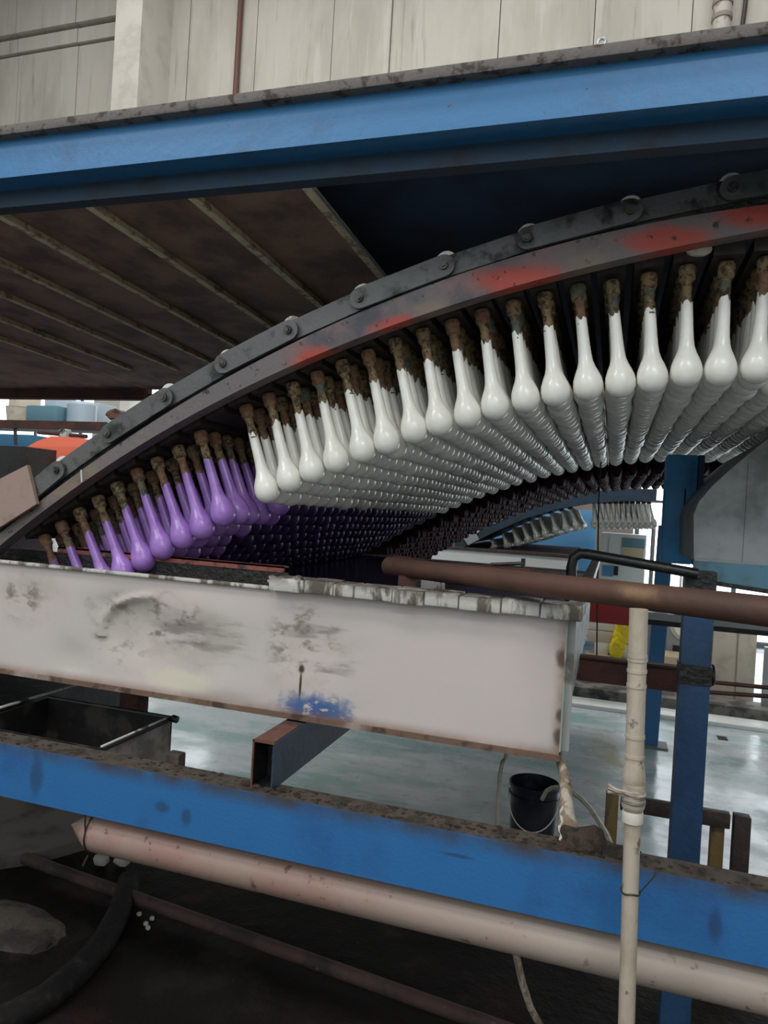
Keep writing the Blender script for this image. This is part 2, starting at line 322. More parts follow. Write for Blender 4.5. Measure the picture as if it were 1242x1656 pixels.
mat('pit_dark', (.013, .011, .010), .7, layers=[dict(c=(.035, .03, .026), m=[('n', 2.2, .52, .7)], f=.9), dict(c=(.03, .014, .013), m=[('n', 3.4, .52, .68, (1, 1, 1), 4)], f=.8), dict(c=(.16, .14, .12), m=[('n', 60, .7, .74)], f=.5)], bump=(14, .5, .03), spec=.1)
mat('slab_grey', (.15, .135, .115), .85, layers=[dict(c=(.07, .06, .05), m=[('n', 4, .42, .62)])], bump=(20, .4, .01))
mat('ceiling', (.45, .45, .44), .9); mat('side_wall', (.5, .48, .44), .9)
mat('pane', (.9, .95, 1), .2, emit=((.88, .95, 1.0), 2.6)); mat('frame_grey', (.10, .11, .12), .5)
mat('cream', (.72, .64, .53), .6, layers=[dict(c=(.45, .37, .28), m=[('n', 5, .45, .7)], f=.6)])
mat('cream_white', (.85, .83, .78), .5); mat('carton', (.42, .31, .2), .8); mat('beige', (.6, .5, .33), .6)
mat('blue_bin', (.17, .36, .45), .35, trans=.25); mat('blue_bin_dark', (.04, .17, .30), .4); mat('pale_blue', (.6, .72, .82), .4, trans=.2)
mat('orange', (.62, .115, .06), .65, bump=(8, .15)); mat('orange_side', (.62, .115, .06), .65, bump=(8, .15))
mat('panel_blue', (.09, .27, .50), .5); mat('cab_white', (.75, .78, .77), .4); mat('red_beam', (.36, .025, .03), .5)
mat('yellow', (.88, .70, .012), .4, bump=(14, .5, .02)); mat('steel', (.4, .41, .43), .35, .6); mat('grey_far', (.22, .22, .23), .6)
mat('tan_plate', (.30, .215, .18), .7, layers=[dict(c=(.2, .15, .125), m=[('n', 14, .5, .7)], f=.7)], bump=(80, .3, .003))
mat('screen_black', (.008, .008, .01), .2); mat('curb', (.20, .19, .175), .8, layers=[dict(c=(.06, .055, .05), m=[('n', 5, .45, .6)])], bump=(20, .4, .01))
mat('stone', (.40, .38, .34), .8, bump=(40, .4, .005)); mat('crumb', (.62, .6, .55), .8)
mat('mound', (.13, .105, .08), .9, layers=[dict(c=(.05, .04, .035), m=[('n', 7, .45, .6)])], bump=(25, .7, .02))

# ------------------------------------------------------------------ hall
f_ = MB().box(-14, 10, 2.95, 11.2, -.1, 0); f_.box(-14, 10, -9, 2.95, -.1, 0)
struct('floor', f_, 'floor_wet')
struct('ceiling', MB().box(-14, 10, -9, 11.4, 12.0, 12.2), 'ceiling')
struct('wall_left', MB().box(-14.2, -14, -9, 11.4, 0, 12.0), 'side_wall')
struct('wall_right', MB().box(10, 10.2, -9, 11.4, 0, 12.0), 'side_wall')
struct('wall_front', MB().box(-14, 10, -7.2, -7, 0, 3.4).box(-14, 10, -7.2, -7, 8.2, 12.0), 'side_wall')  # unseen wall, high opening shaped so light falls in steeply
WY = 11.0
# back wall: recessed backing, upper concrete panels standing proud of their joints
wb = MB()
wb.box(-14, 10, WY+.06, WY+.3, 3.9, 12.0); wb.box(-14, 10, WY+.06, WY+.3, 0, .02); wb.box(-6.4, 0.3, WY+.06, WY+.3, .02, 3.9); wb.box(7, 10, WY+.06, WY+.3, .02, 3.9); wb.box(-14, -6.4, WY+.06, WY+.3, .02, 2.2)
wall = struct('wall_back', wb, 'joint')
def WX(px, py=60): return P(px, py, WY).x
seams = [-14] + [WX(28, 150), WX(125, 120), WX(232, 100), WX(305, 80), WX(415, 60), WX(538, 60), WX(632, 50), WX(652, 50), WX(808, 40), WX(962, 30), WX(1120, 20)] + [3.2, 5.0, 7.0, 10]
zl = 3.9
for i, (a, c) in enumerate(zip(seams, seams[1:])):
    g = .007; dp = random.uniform(-.008, .008)
    if i < 3:
        z1 = P(125, 75, WY).z
        part('concrete_panel', MB().box(a+g, c-g, WY+dp, WY+.06, zl, z1), 'concrete', wall)
        part('concrete_panel', MB().box(a+g, c-g, WY-.05+dp, WY+.06, z1+.04, z1+.30), 'concrete', wall)
        part('concrete_panel', MB().box(a+g, c-g, WY-.12+dp, WY+.06, z1+.37, 12.0), 'concrete', wall)
    else:
        part('concrete_panel', MB().box(a+g, c-g, WY+dp+(.03 if abs(c-a) < .3 else 0), WY+.06, zl, 12.0), 'concrete', wall)
struct('trim_1', MB().box(WX(237, 80), WX(277, 80), WY-.85, WY, 2.2, 12.0), 'pillar')   # concrete column
# windows: real openings low in the back wall, backlit by the day
def window(n, x0, x1, z0, z1, cols, rows):
    wo = struct('window_%d' % n, MB().box(x0, x1, WY+.05, WY+.12, z0-.06, z0), 'frame_grey')
    fr = MB()
    fr.box(x0, x1, WY+.05, WY+.12, z1, z1+.06)
    for i in range(cols+1):
        x = x0 + (x1-x0)*i/cols; fr.box(x-.03, x+.03, WY+.05, WY+.12, z0, z1)
    for j in range(1, rows):
        z = z0 + (z1-z0)*j/rows; fr.box(x0, x1, WY+.06, WY+.11, z-.02, z+.02)
    part('window_frame', fr, 'frame_grey', wo)
    for i in range(cols):
        for j in range(rows):
            xa = x0+(x1-x0)*i/cols+.03; xb = x0+(x1-x0)*(i+1)/cols-.03; za = z0+(z1-z0)*j/rows+.02; zb = z0+(z1-z0)*(j+1)/rows-.02
            part('pane', MB().box(xa, xb, WY+.08, WY+.09, za, zb), 'pane', wo)
window(1, -13.8, -6.45, 2.26, 3.84, 7, 1)
window(2, .35, 6.95, .08, 3.84, 5, 2)
t = thing('drain_pipe', 'pale drainpipe with strap on the concrete wall, upper right', 'pipe', P(1168, 40, WY-.18))
dx = P(1168, 20, WY-.18).x; part('pipe', MB().pipe((dx, WY-.18, 3.9), (dx, WY-.18, 12.0), .12), 'drain_grey', t)
for py in (6, 30): 
    zz = P(1168, py, WY-.18).z; part('strap', MB().pipe((dx, WY-.18, zz-.03), (dx, WY-.18, zz+.03), .135), 'joint', t)
part('cable', MB().tube([(dx+.26, WY-.06, 3.9), (dx+.24, WY-.06, 8), (dx+.3, WY-.07, 8.9), (dx+.4, WY-.06, 12.0)], .03, 8), 'wire', t)
wx = P(385, 80, WY-.05).x
solo('conduit', MB().pipe((wx, WY-.05, 3.9), (wx, WY-.05, 12.0), .05, 10), 'wall_pipe', 'thin dark red conduit running up the concrete wall right of column', 'pipe', (wx, WY-.05, 3.9))

# ------------------------------------------------------------------ upper blue beam
t = thing('overhead_beam', 'blue steel beam with dirty top flange crossing the top of the frame', 'beam', (-1, 1.4, 2.36))
L0, L1 = -4.2, 1.6
part('top_flange', MB().box(L0, L1, 1.375, 1.47, 2.482, 2.507, .004), 'flange_dirt', t, 'grimy grey top edge')
part('web', MB().box(L0, L1, 1.40, 1.412, 2.396, 2.482), 'blue_upper', t)
part('bottom_flange', MB().box(L0, L1, 1.398, 1.465, 2.388, 2.396), 'blue_upper', t)
part('lower_bar', MB().box(L0, L1, 1.462, 1.50, 2.345, 2.388), 'bar_blue', t, 'dark blue bar under the flange')
e = P(973, 75, 1.40)
eb = MB(); eb.tube([Vector((e.x, 1.40, 2.507)), Vector((e.x, 1.40, 2.518))], .006, 10)
eb.tube([Vector((e.x + .007*math.cos(a), 1.40, 2.524+.007*math.sin(a))) for a in [k*math.pi/6 for k in range(13)]], .0028, 8)
part('eye_bolt', eb, 'steel', t, 'small shiny eye bolt')

# ------------------------------------------------------------------ ribbed deck and navy plate
def dz(y): return 2.365 - .042*(y-1.5)
dk = thing('overhead_deck', 'rusty brown ribbed deck underside slanting away, upper left', 'deck', (-2.2, 1.5, 2.36))
ribs = [-.72, -1.022, -1.325, -1.625, -1.92, -2.2, -2.48, -2.76, -4.2]
DY1 = 3.75
for a, c in zip(ribs, ribs[1:]):
    mb = MB(); n = 10
    rows = []
    for i in range(n+1):
        y = 1.5 + (DY1-1.5)*i/n; z = dz(y) - (.07*max(0, (y-3.1)/.65)**2 if c > -2.6 else 0)
        rows.append((y, z))
    pts = [Vector((a-.004, y, z)) for y, z in rows] + [Vector((a-.004, y, z+.012)) for y, z in rows[::-1]]
    mb.prism(pts, (c-a+.008, 0, 0)); part('deck_plate', mb, 'deck_brown', dk)
for x in ribs:
    mb = MB(); y1 = 3.2; sg = 0
    mb.hexa([(x-.003, 1.502, dz(1.5)-.02), (x+.021, 1.502, dz(1.5)-.02), (x+.021, y1, dz(y1)-.018-sg), (x-.003, y1, dz(y1)-.018-sg),
             (x-.003, 1.502, dz(1.5)), (x+.016, 1.502, dz(1.5)), (x+.016, y1, dz(y1)-sg), (x-.003, y1, dz(y1)-sg)])
    part('rib', mb, 'deck_rib', dk)
mb = MB().bar((-.69, 1.5, 2.34), (-.69, DY1, 2.25), .003, .008); part('edge_strip', mb, 'steel', dk, 'thin bright metal edge')
part('far_edge', MB().box(-4.2, -.72, DY1-.03, DY1+.03, 2.205, 2.24).box(-4.2, -2.75, DY1-.02, DY1+.02, 2.24, 2.275), 'ibeam', dk)
solo('navy_plate', MB().hexa([(-2.2, 1.505, 2.45), (1.7, 1.505, 2.45), (1.7, 4.3, 2.42), (-2.2, 4.3, 2.42), (-2.2, 1.505, 2.46), (1.7, 1.505, 2.46), (1.7, 4.3, 2.43), (-2.2, 4.3, 2.43)]), 'navy', 'dark navy steel plate above the curved chain, upper right', 'plate', (.5, 1.505, 2.45))
for i, (px, py) in enumerate(((247, 602), (173, 603), (246, 616))):
    q = P(px, py, 3.6)
    solo('deck_glint', MB().box(q.x-.035, q.x+.035, q.y-.03, q.y+.03, q.z-.004, q.z+.004, .002), 'rim_pale', ['pale plate for a glint under the deck, rightmost upper', 'pale plate for a glint under the deck, leftmost of three', 'pale plate for a glint under the deck, lowest of three'][i], 'glint', q)  # thin pale plates put in as glints under the deck

# ------------------------------------------------------------------ chain conveyor
def ctop(x):
    if x > .6: return ctop(.6) + .06*(x-.6) - .05*(x-.6)**2
    return ((.011*x - .134)*x + .187)*x + 2.345
def cmid(x):
    if x > .35: return ctop(x) - (ctop(.35) - cmid(.35))
    return ((-.002*x - .176)*x + .163)*x + 2.286
def cbot(x):
    if x > .35: return ctop(x) - (ctop(.35) - cbot(.35))
    return ((.022*x - .108)*x + .192)*x + 2.215
XS = [-1.95 + i*(3.25/52) for i in range(53)]
RB = Vector((-1.76, 1.69, 1.42))
rl = thing('chain_guide', 'curved grey steel guide rail with red paint patches carrying the chain', 'rail', RB)
mb = MB(); f, bk = [], []
for x in XS:
    f.append((mb.b.verts.new((x, 1.685, cmid(x)-.004)), mb.b.verts.new((x, 1.685, cbot(x))), mb.b.verts.new((x, 1.74, cbot(x)+.004)), mb.b.verts.new((x, 1.74, cmid(x)-.004))))
for a, c in zip(f, f[1:]):
    for k in range(4): mb.b.faces.new([a[k], a[(k+1) % 4], c[(k+1) % 4], c[k]])
mb.b.faces.new(f[0]); mb.b.faces.new(f[-1][::-1])
part('guide_bar', mb, 'rail_paint', rl)
mb = MB(); f = []
for x in XS:
    jz = .004*noise.noise(Vector((x*25, 0, 0)))
    f.append((mb.b.verts.new((x, 1.7, ctop(x)-.045)), mb.b.verts.new((x, 1.700+jz, cmid(x)-.008)), mb.b.verts.new((x, 1.74, cmid(x)-.008)), mb.b.verts.new((x, 1.74, ctop(x)-.045))))
for a, c in zip(f, f[1:]):
    for k in range(4): mb.b.faces.new([a[k], a[(k+1) % 4], c[(k+1) % 4], c[k]])
mb.b.faces.new(f[0]); mb.b.faces.new(f[-1][::-1])
part('greasy_backing', mb, 'grease_shade_black', rl, 'black greasy gap between chain and guide')
sm = P(132, 790, 1.684); part('guide_seam', MB().bar((sm.x, 1.6835, cbot(sm.x)+.002), (sm.x-.004, 1.6835, cmid(sm.x)-.006), .003, .004), 'rim_pale', rl)

pins = [P(*q, 1.69) for q in ((97, 755), (180, 690), (270, 635), (365, 580), (470, 525), (585, 470), (720, 425), (855, 370), (1020, 330), (1185, 290))]
pins = [Vector((-1.93, 1.69, 1.40)), Vector((-1.735, 1.69, ctop(-1.735)-.035))] + [Vector((p.x, 1.69, ctop(p.x)-.027)) for p in pins] + [Vector((.42, 1.69, ctop(.42)-.027)), Vector((.63, 1.69, ctop(.63)-.027)), Vector((.84, 1.69, ctop(.84)-.027)), Vector((1.05, 1.69, ctop(1.05)-.027)), Vector((1.26, 1.69, ctop(1.26)-.027))]
ch = thing('conveyor_chain', 'grey link chain with pale rollers riding over the formers', 'chain', (-.7, 1.69, 2.0))
def stadium(p, q, r, y0, y1):
    d = (q-p); d.y = 0; d.normalize(); n = Vector((-d.z, 0, d.x)); pts = []
    a0 = math.atan2(n.z, n.x)
    for k in range(9): a = a0 + math.pi*k/8; pts.append(Vector((p.x + r*math.cos(a), y0, p.z + r*math.sin(a))))
    for k in range(9): a = a0 + math.pi + math.pi*k/8; pts.append(Vector((q.x + r*math.cos(a), y0, q.z + r*math.sin(a))))
    return MB().prism(pts, (0, y1-y0, 0))
for i, (p, q) in enumerate(zip(pins, pins[1:])):
    o = i % 2
    lk = part('link', stadium(p, q, .0265 if o else .025, 1.677 if o else 1.690, 1.689 if o else 1.699), 'chain_grey', ch)
    if o == 0: continue
    for e in (p, q):
        pn = MB().pipe((e.x, 1.670, e.z), (e.x, 1.678, e.z), .011, 14); pn.pipe((e.x, 1.667, e.z), (e.x, 1.671, e.z), .006, 10)
        part('pin', pn, 'pin_grey', lk)
for e in pins:
    part('roller', MB().pipe((e.x, 1.7005, e.z+.015), (e.x, 1.728, e.z+.015), .028, 26), 'roller', ch, 'pale worn roller')
tp = [P(x, y, 1.665) for x, y in ((-14, 782), (45, 752), (60, 815), (5, 850), (-12, 858))]
solo('cover_plate', MB().prism([Vector((p.x, 1.662, p.z)) for p in tp], (0, .012, 0)), 'tan_plate', 'flat tan plate at the lower left end of the chain', 'plate', (-1.66, 1.662, 1.55))

# ------------------------------------------------------------------ formers
# bulb centres follow a curve through the front row; necks lag behind the normal of the chain
PIT = .0745; Y0 = 1.79; RP = .072
def bz(x):
    if x > .45: return bz(.45) - .06*(x-.45)**2
    return ((-0.0036*x + -0.1901)*x + 0.1623)*x + 1.9588
def lean(x):
    tb = ((-1.9, 30), (-1.5, 29), (-1.18, 25), (-.95, 20), (-.5, 15.5), (0, 7.5), (.25, 0), (.6, -6), (1.2, -10))
    for (a, u), (c, v) in zip(tb, tb[1:]):
        if x <= c: return math.radians(u + (v-u)*(max(x, a)-a)/(c-a))
    return math.radians(-10)
cols = []
x = -.914
first = x
xs = [x]
while xs[-1] < 1.0:
    x = xs[-1]; sl = (bz(x+.01)-bz(x-.01))/.02; xs.append(x + PIT/math.sqrt(1+sl*sl))
lf = [-.914]
for k in range(10):
    x = lf[-1]; sl = (bz(x+.01)-bz(x-.01))/.02; lf.append(x - PIT/math.sqrt(1+sl*sl))
LEN = .232     # collar top to bulb centre
BP = [(.0, .150), (.0128, .160), (.0136, .13), (.0143, .10), (.0155, .075), (.0175, .057), (.0215, .043), (.0278, .029), (.0333, .014), (.0355, 0), (.0342, -.014), (.0285, -.026), (.0195, -.0345), (.0095, -.0390), (0, -.0405)]
def body_mesh(name, material, seed, n=22, sx=1.0):
    pr = [(r*sx, z - LEN) for r, z in BP]
    mb = MB().lathe(pr, n=n, jag=(1, .016, seed*7.7))
    return mesh(name, mb, material)
def crust_mesh(seed, n=14):
    pr = [(0, 0)]; k = 9
    for i in range(k):
        z = -.012 - .082*i/(k-1); pr.append((.0118 + .0035*noise.noise(Vector((i*1.3, seed*5.1, 0))) + (.003 if i < 2 else 0), z))
    pr.append((0, -.096))
    mb = MB().lathe(pr, n=n)
    for v in mb.b.verts: 
        d = noise.noise(v.co*90 + Vector((seed*3.3, 0, 0)))*.0028; v.co.x *= 1 + d*60; v.co.y *= 1 + d*60
    return mesh('neck', mb, 'crust')
def collar_mesh(seed):
    mb = MB().lathe([(0, .012), (.016, .012), (.019, .006), (.0195, -.002), (.0175, -.006), (.0185, -.012), (.0185, -.020), (.015, -.024), (.012, -.026), (0, -.026)], n=16)
    for v in mb.b.verts: v.co += Vector((1, 1, .4))*noise.noise(v.co*70 + Vector((seed*2.3, 1, 0)))*.0016
    return mesh('collar', mb, 'crust')
BODY = {'white': [body_mesh('rubber_body', 'white_latex', s) for s in range(4)], 'purple': [body_mesh('rubber_body', 'purple_latex', s+9) for s in range(3)], 'dark purple': [body_mesh('rubber_body', 'shaded_purple_latex', s+14) for s in range(2)]}
CRU = [crust_mesh(s) for s in range(4)]; CLR = [collar_mesh(s) for s in range(3)]
ORD = ['zeroth', 'first', 'second', 'third', 'fourth', 'fifth', 'sixth', 'seventh', 'eighth', 'ninth', 'tenth', 'eleventh', 'twelfth', 'thirteenth', 'fourteenth', 'fifteenth', 'sixteenth', 'seventeenth', 'eighteenth', 'nineteenth', 'twentieth', 'twenty-first', 'twenty-second', 'twenty-third', 'twenty-fourth']
def base_of(xb):
    zb = bz(xb); a = lean(xb)
    return Vector((xb - LEN*math.sin(a), 0, zb + LEN*math.cos(a))), a
plan = [('white', i+1, x) for i, x in enumerate(xs)] + [('purple', len(lf)-1-i, x) for i, x in enumerate(lf[1:])]
NROW = 31; IND = 11
deep = {'white': MB(), 'purple': MB(), 'neck': MB()}
def add_low(mb, pr, M, n=10):
    rings = []
    for r, z in pr:
        if r < 1e-6: rings.append([mb.b.verts.new(M @ Vector((0, 0, z)))])
        else: rings.append([mb.b.verts.new(M @ Vector((r*math.cos(2*math.pi*k/n), r*math.sin(2*math.pi*k/n), z))) for k in range(n)])
    for a, c in zip(rings, rings[1:]):
        for k in range(n):
            k2 = (k+1) % n
            if len(a) == 1: mb.b.faces.new([a[0], c[k2], c[k]])
            elif len(c) == 1: mb.b.faces.new([a[k], a[k2], c[0]])
            else: mb.b.faces.new([a[k], a[k2], c[k2], c[k]])
LOWP = [(0, .160), (.0128, .16), (.0142, .10), (.0172, .058), (.0285, .028), (.0355, 0), (.0342, -.014), (.0262, -.029), (.011, -.0375), (0, -.040)]
LOWP = [(r, z-LEN) for r, z in LOWP]
for kind, ci, xb in plan:
    b0, a = base_of(xb)
    for r in range(NROW):
        y = Y0 + RP*r
        jit = random.gauss(0, .008); ln = min(random.gauss(0, .003), .0025)
        if xb > .36 and r < 3: continue
        if kind == 'purple' and ci == len(lf)-1 and r < 3: continue   # gap beside the first white rank
        tone = 'dark purple' if kind == 'purple' and r > 3 + (ci % 3 == 0) else kind  # deep ranks take the shaded copy of the purple
        if r < IND and xb <= .36:
            if r == 0: lb = 'glossy %s balloon former, front row, %s from the left of the %s ones' % (kind, ORD[ci], kind)
            else: lb = '%s balloon former, %s back in the rank behind the %s front %s one' % (tone, ORD[r+1], ORD[ci], kind)
            if kind == 'purple' and ci == len(lf)-1: lb = '%s balloon former %s back in the gap between purple and white front formers' % (tone, ORD[r-2])
            o = bpy.data.objects.new('balloon_former', None); COL.objects.link(o); o.empty_display_size = .02
            o.location = (b0.x, y, b0.z + ln); o.rotation_euler = (0, -a + jit, 0)
            tag(o, lb, 'former', '%s balloon formers on the conveyor' % kind)
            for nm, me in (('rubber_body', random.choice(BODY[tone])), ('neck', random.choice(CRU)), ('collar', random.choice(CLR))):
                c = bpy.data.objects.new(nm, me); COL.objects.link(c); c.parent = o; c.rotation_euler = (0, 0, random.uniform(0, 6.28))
        else:
            M = Matrix.Translation((b0.x, y, b0.z+ln)) @ Matrix.Rotation(-a+jit, 4, 'Y')
            add_low(deep[kind], LOWP, M)
            add_low(deep['neck'], [(0, .012), (.019, .005), (.0185, -.02), (.0125, -.03), (.0125, -.09), (0, -.095)], M, 8)
o = solo('balloon_former', deep['white'], 'white_latex', 'white balloon formers massed at the far end of the ranks', 'former', (-.2, Y0+RP*IND, 1.9), kind='stuff')
o = solo('balloon_former', deep['purple'], 'shaded_purple_latex', 'purple balloon formers massed at the far end, shade in their colour', 'former', (-1.3, Y0+RP*IND, 1.5), kind='stuff')
o = solo('former_neck', deep['neck'], 'crust', 'brown crusted necks of the formers massed at the far end', 'former', (-.7, Y0+RP*IND, 2.0), kind='stuff')
for kind, ci, xb in plan:   # every rank hangs from a bar that travels with the chain
    b0, a = base_of(xb)
    c = b0 + Vector((-math.sin(a), 0, math.cos(a)))*.034
    part('cross_bar', MB().bar((c.x, 1.752, c.z), (c.x, 6.0, c.z), .064, .034, up=(-math.sin(a), 0, math.cos(a))), 'cross_bar', ch)
cp = P(1128, 418, 1.77); part('bar_cap', MB().blob((cp.x, 1.748, cp.z+.012), (.03, .012, .016), seed=2, amp=.2), 'hose_pale', ch, 'worn beige cap on one bar end')
# longer dark red formers on the far half of the same bars
mm = MB()
LM = [(0, .0), (.013, 0), (.014, -.10), (.018, -.16), (.028, -.21), (.034, -.26), (.030, -.30), (.016, -.325), (0, -.33)]
for kind, ci, xb in plan:
    b0, a = base_of(xb)
    for r in range(24):
        add_low(mm, LM, Matrix.Translation((b0.x, 4.05 + .08*r, b0.z)) @ Matrix.Rotation(-a + random.gauss(0, .02), 4, 'Y'), 8)
solo('long_former', mm, 'maroon_latex', 'glossy dark red long formers beyond the white ranks', 'former', (-.4, 4.05, 2.0), kind='stuff')

# ------------------------------------------------------------------ dipping trough
tr = thing('dipping_trough', 'long dented white dipping trough with rusty edges under the formers', 'trough', TB)
mb = MB(); nx, nz = 280, 40; TX0, TX1 = -4.2, -.087
grid = []
DENT = [(-1.28, 1.28, .11, .09, .016), (-1.18, 1.22, .18, .07, .010), (-1.46, 1.14, .07, .05, .008), (-.95, 1.12, .10, .05, -.006), (-1.62, 1.22, .12, .1, .006), (-.72, 1.26, .12, .08, .006), (-1.05, 1.33, .10, .05, -.006)]
for j in range(nz+1):
    row = []
    for i in range(nx+1):
        x = TX0 + (TX1-TX0)*(i/nx)**.6; z = 1.078 + (1.397-1.078)*j/nz; d = 0
        for cx, cz, sx_, sz_, am in DENT: d += am*math.exp(-((x-cx)/sx_)**2-((z-cz)/sz_)**2)
        ar_ = abs(math.hypot((x+1.20)/.17, (z-1.225)/.115)-1)*.13
        if x < -1.17 and z > 1.21: d -= .013*math.exp(-(ar_/.012)**2)*min(1, (-1.17-x)/.05)
        d += .0025*noise.noise(Vector((x*4, z*4, 0)))
        row.append(mb.b.verts.new((x, 1.70 + d*min(1, ((1.397-z)/.085)**1.5, (z-1.078)/.03), z)))
    grid.append(row)
for j in range(nz):
    for i in range(nx): mb.b.faces.new([grid[j][i], grid[j][i+1], grid[j+1][i+1], grid[j+1][i]])
part('front_panel', mb, 'trough_white', tr)
part('back_panel', MB().box(TX0, TX1, 3.97, 3.98, 1.078, 1.352), 'trough_white', tr)
part('end_panel', MB().box(-.095, -.087, 1.703, 3.97, 1.078, 1.397), 'trough_grey', tr)
part('floor_panel', MB().box(TX0, -.095, 1.725, 3.97, 1.078, 1.088), 'trough_grey', tr)
part('corner_angle', MB().box(-.087, -.066, 1.715, 1.735, 1.085, 1.395).box(-.087, -.083, 1.70, 1.735, 1.085, 1.395), 'trough_grey', tr, 'greyish corner upright')
ba = MB(); ba.box(TX0, TX1+.004, 1.695, 1.75, 1.064, 1.078); part('bottom_angle', ba, 'rust_edge', tr, 'rusty bottom edge')
# lip: short coated lengths butted end to end on the right, a thin bare edge on the left
lx = [-.835, -.735, -.655, -.60, -.50, -.42, -.335, -.235, -.145, -.05]
for a, c in zip(lx, lx[1:]):
    k = MB().box(a+.0012, c-.0012, 1.668+random.uniform(-.003, .003), 1.76, 1.394+random.uniform(-.002, .002), 1.428+random.uniform(-.003, .003), .004)
    part('lip_section', k, 'lip_white', tr)
part('end_lip', MB().box(-.088, -.05, 1.762, 3.97, 1.396, 1.426, .003), 'lip_white', tr)
part('edge_strip', MB().box(TX0, -.84, 1.688, 1.705, 1.392, 1.402, .003), 'lip_white', tr)
a = P(95, 886, 1.80); c = P(460, 915, 1.80)
part('inner_ledge', MB().box(TX0, -.84, 1.704, 1.80, 1.372, 1.384), 'grease_shade_black', tr, 'black ledge inside the front edge')  # black strip along the inside of the front edge
part('red_angle', MB().box(a.x, c.x, 1.795, 1.805, (a.z+c.z)/2-.016, (a.z+c.z)/2).box(a.x, c.x, 1.795, 1.83, (a.z+c.z)/2-.004, (a.z+c.z)/2), 'red_strip', tr, 'red-brown angle strip inside the trough')
part('inner_wall', MB().box(TX0, -.84, 1.797, 1.803, 1.345, (a.z+c.z)/2-.016), 'grease_shade_black', tr, 'black inner wall')  # plain black face below the red strip
part('dark_bath', MB().box(TX0, -.1, 1.73, 3.965, 1.30, 1.345), 'purple_liquid', tr, 'dark purple bath')
# scabs of coating on the lip
for k in range(9):
    x = random.uniform(-.84, -.72); part('scab', MB().blob((x, random.uniform(1.67, 1.72), 1.40+random.uniform(-.004, .03)), (.014, .01, .008), seed=k, amp=.5, sub=1), 'lip_white', tr)

# trough legs, cross tube
x, y = -1.46, 2.0
solo('trough_hanger', MB().box(x-.035, x+.035, y-.03, y+.03, .80, 1.076, .003), 'rust', 'rusty brown hanger under the trough behind the black tray', 'bracket', (x, y, .8))
t = thing('support_tube', 'open-ended blue box tube under the trough resting on the lower beam', 'beam', (-.75, 1.52, .945))
tw = .0035; x0, x1, z0, z1 = -.777, -.722, .946, 1.059
mb = MB(); mb.box(x0, x1, 1.525, 3.95, z1-tw, z1).box(x0, x1, 1.525, 3.95, z0, z0+tw).box(x0, x0+tw, 1.525, 3.95, z0+tw, z1-tw).box(x1-tw, x1, 1.525, 3.95, z0+tw, z1-tw)
part('tube', mb, 'tube_blue', t); part('shaded_lining', MB().box(x0+tw, x1-tw, 1.60, 1.605, z0+tw, z1-tw).box(x0+tw, x0+tw+.001, 1.526, 1.6, z0+tw, z1-tw).box(x0+tw, x1-tw, 1.526, 1.6, z0+tw, z0+tw+.001).box(x1-tw-.001, x1-tw, 1.526, 1.6, z0+tw, z1-tw), 'grease_shade_black', t, 'tube inside, black put in for shade'); part('rusty_top', MB().box(x0+.002, x1-.002, 1.527, 1.69, z1, z1+.0015), 'rust', t, 'rusty top face'); part('end_rim', MB().box(x0-.001, x1+.001, 1.5235, 1.5255, z1-tw-.001, z1+.001).box(x0-.001, x0+tw, 1.5235, 1.5255, z0, z1), 'rust', t)  # black lining stands in for shade inside the tube end
for k, (x, y, r) in enumerate(((-.79, 1.535, .014), (-.765, 1.53, .010), (-.73, 1.525, .012), (-.70, 1.54, .016))):
    part('weld_lump', MB().blob((x, y, .948), (r*1.4, r, r*.5), seed=k, sub=1), 'soil', t)

# ------------------------------------------------------------------ lower blue beam
LB = Vector((-2.0, 1.5, .807))
t = thing('lower_beam', 'blue steel channel beam with dirty top running across the foreground', 'beam', LB)
part('web', MB().box(-4, 1.5, 1.50, 1.506, .807, .945), 'blue_lower', t)
part('top_flange', MB().box(-4, 1.5, 1.503, 1.572, .938, .9455), 'beam_dirt', t, 'flange thick with brown dirt')
part('bottom_flange', MB().box(-4, 1.5, 1.506, 1.56, .807, .813), 'blue_dark', t)
part('tray_ledge', MB().box(-2.6, -1.23, 1.572, 1.62, .796, .806), 'rust', t)
mb = MB()
for k in range(420):
    x = random.uniform(-2.0, .5) if random.random() < .6 else random.choice((-.7, -.3, .02)) + random.gauss(0, .12)
    r = random.uniform(.0015, .0048); mb.blob((x, random.uniform(1.507, 1.568), .945+r*.3), (r*1.6, r, r*.7), seed=k, amp=.5, sub=1)
part('dirt_crumbs', mb, 'soil', t, kind='stuff')
part('bracket', MB().box(-1.05, -1.008, 1.575, 1.61, .90, .968, .006), 'wood_dark', t, 'small dark bracket')
# ------------------------------------------------------------------ pipe slung below the beam
t = thing('slung_pipe', 'pinkish plastic pipe with pointed end tied beneath the lower beam', 'pipe', (-1.29, 1.56, .742))
pc = (1.562, .740)
part('pipe', MB().tube([(x, pc[0], pc[1]) for x in (-1.235, -.9, -.5, 0, .5, 1.2)], .051, 28), 'pink_pipe', t)
part('pointed_end', MB().tube([(-1.235, *pc), (-1.25, *pc), (-1.278, *pc), (-1.312, *pc)], [.051, .043, .025, .002], 28), 'pink_pipe', t)
tie = [Vector((-1.228, pc[0]+.0535*math.cos(a_), pc[1]+.0535*math.sin(a_))) for a_ in [k*math.pi/10 for k in range(21)]]
part('tie_wire', MB().tube(tie, .0022, 6).tube([(-1.23, 1.53, .69), (-1.236, 1.52, .665)], .0022, 6).tube([(-1.228, 1.512, .76), (-1.226, 1.505, .815)], .0022, 6), 'wire', t)

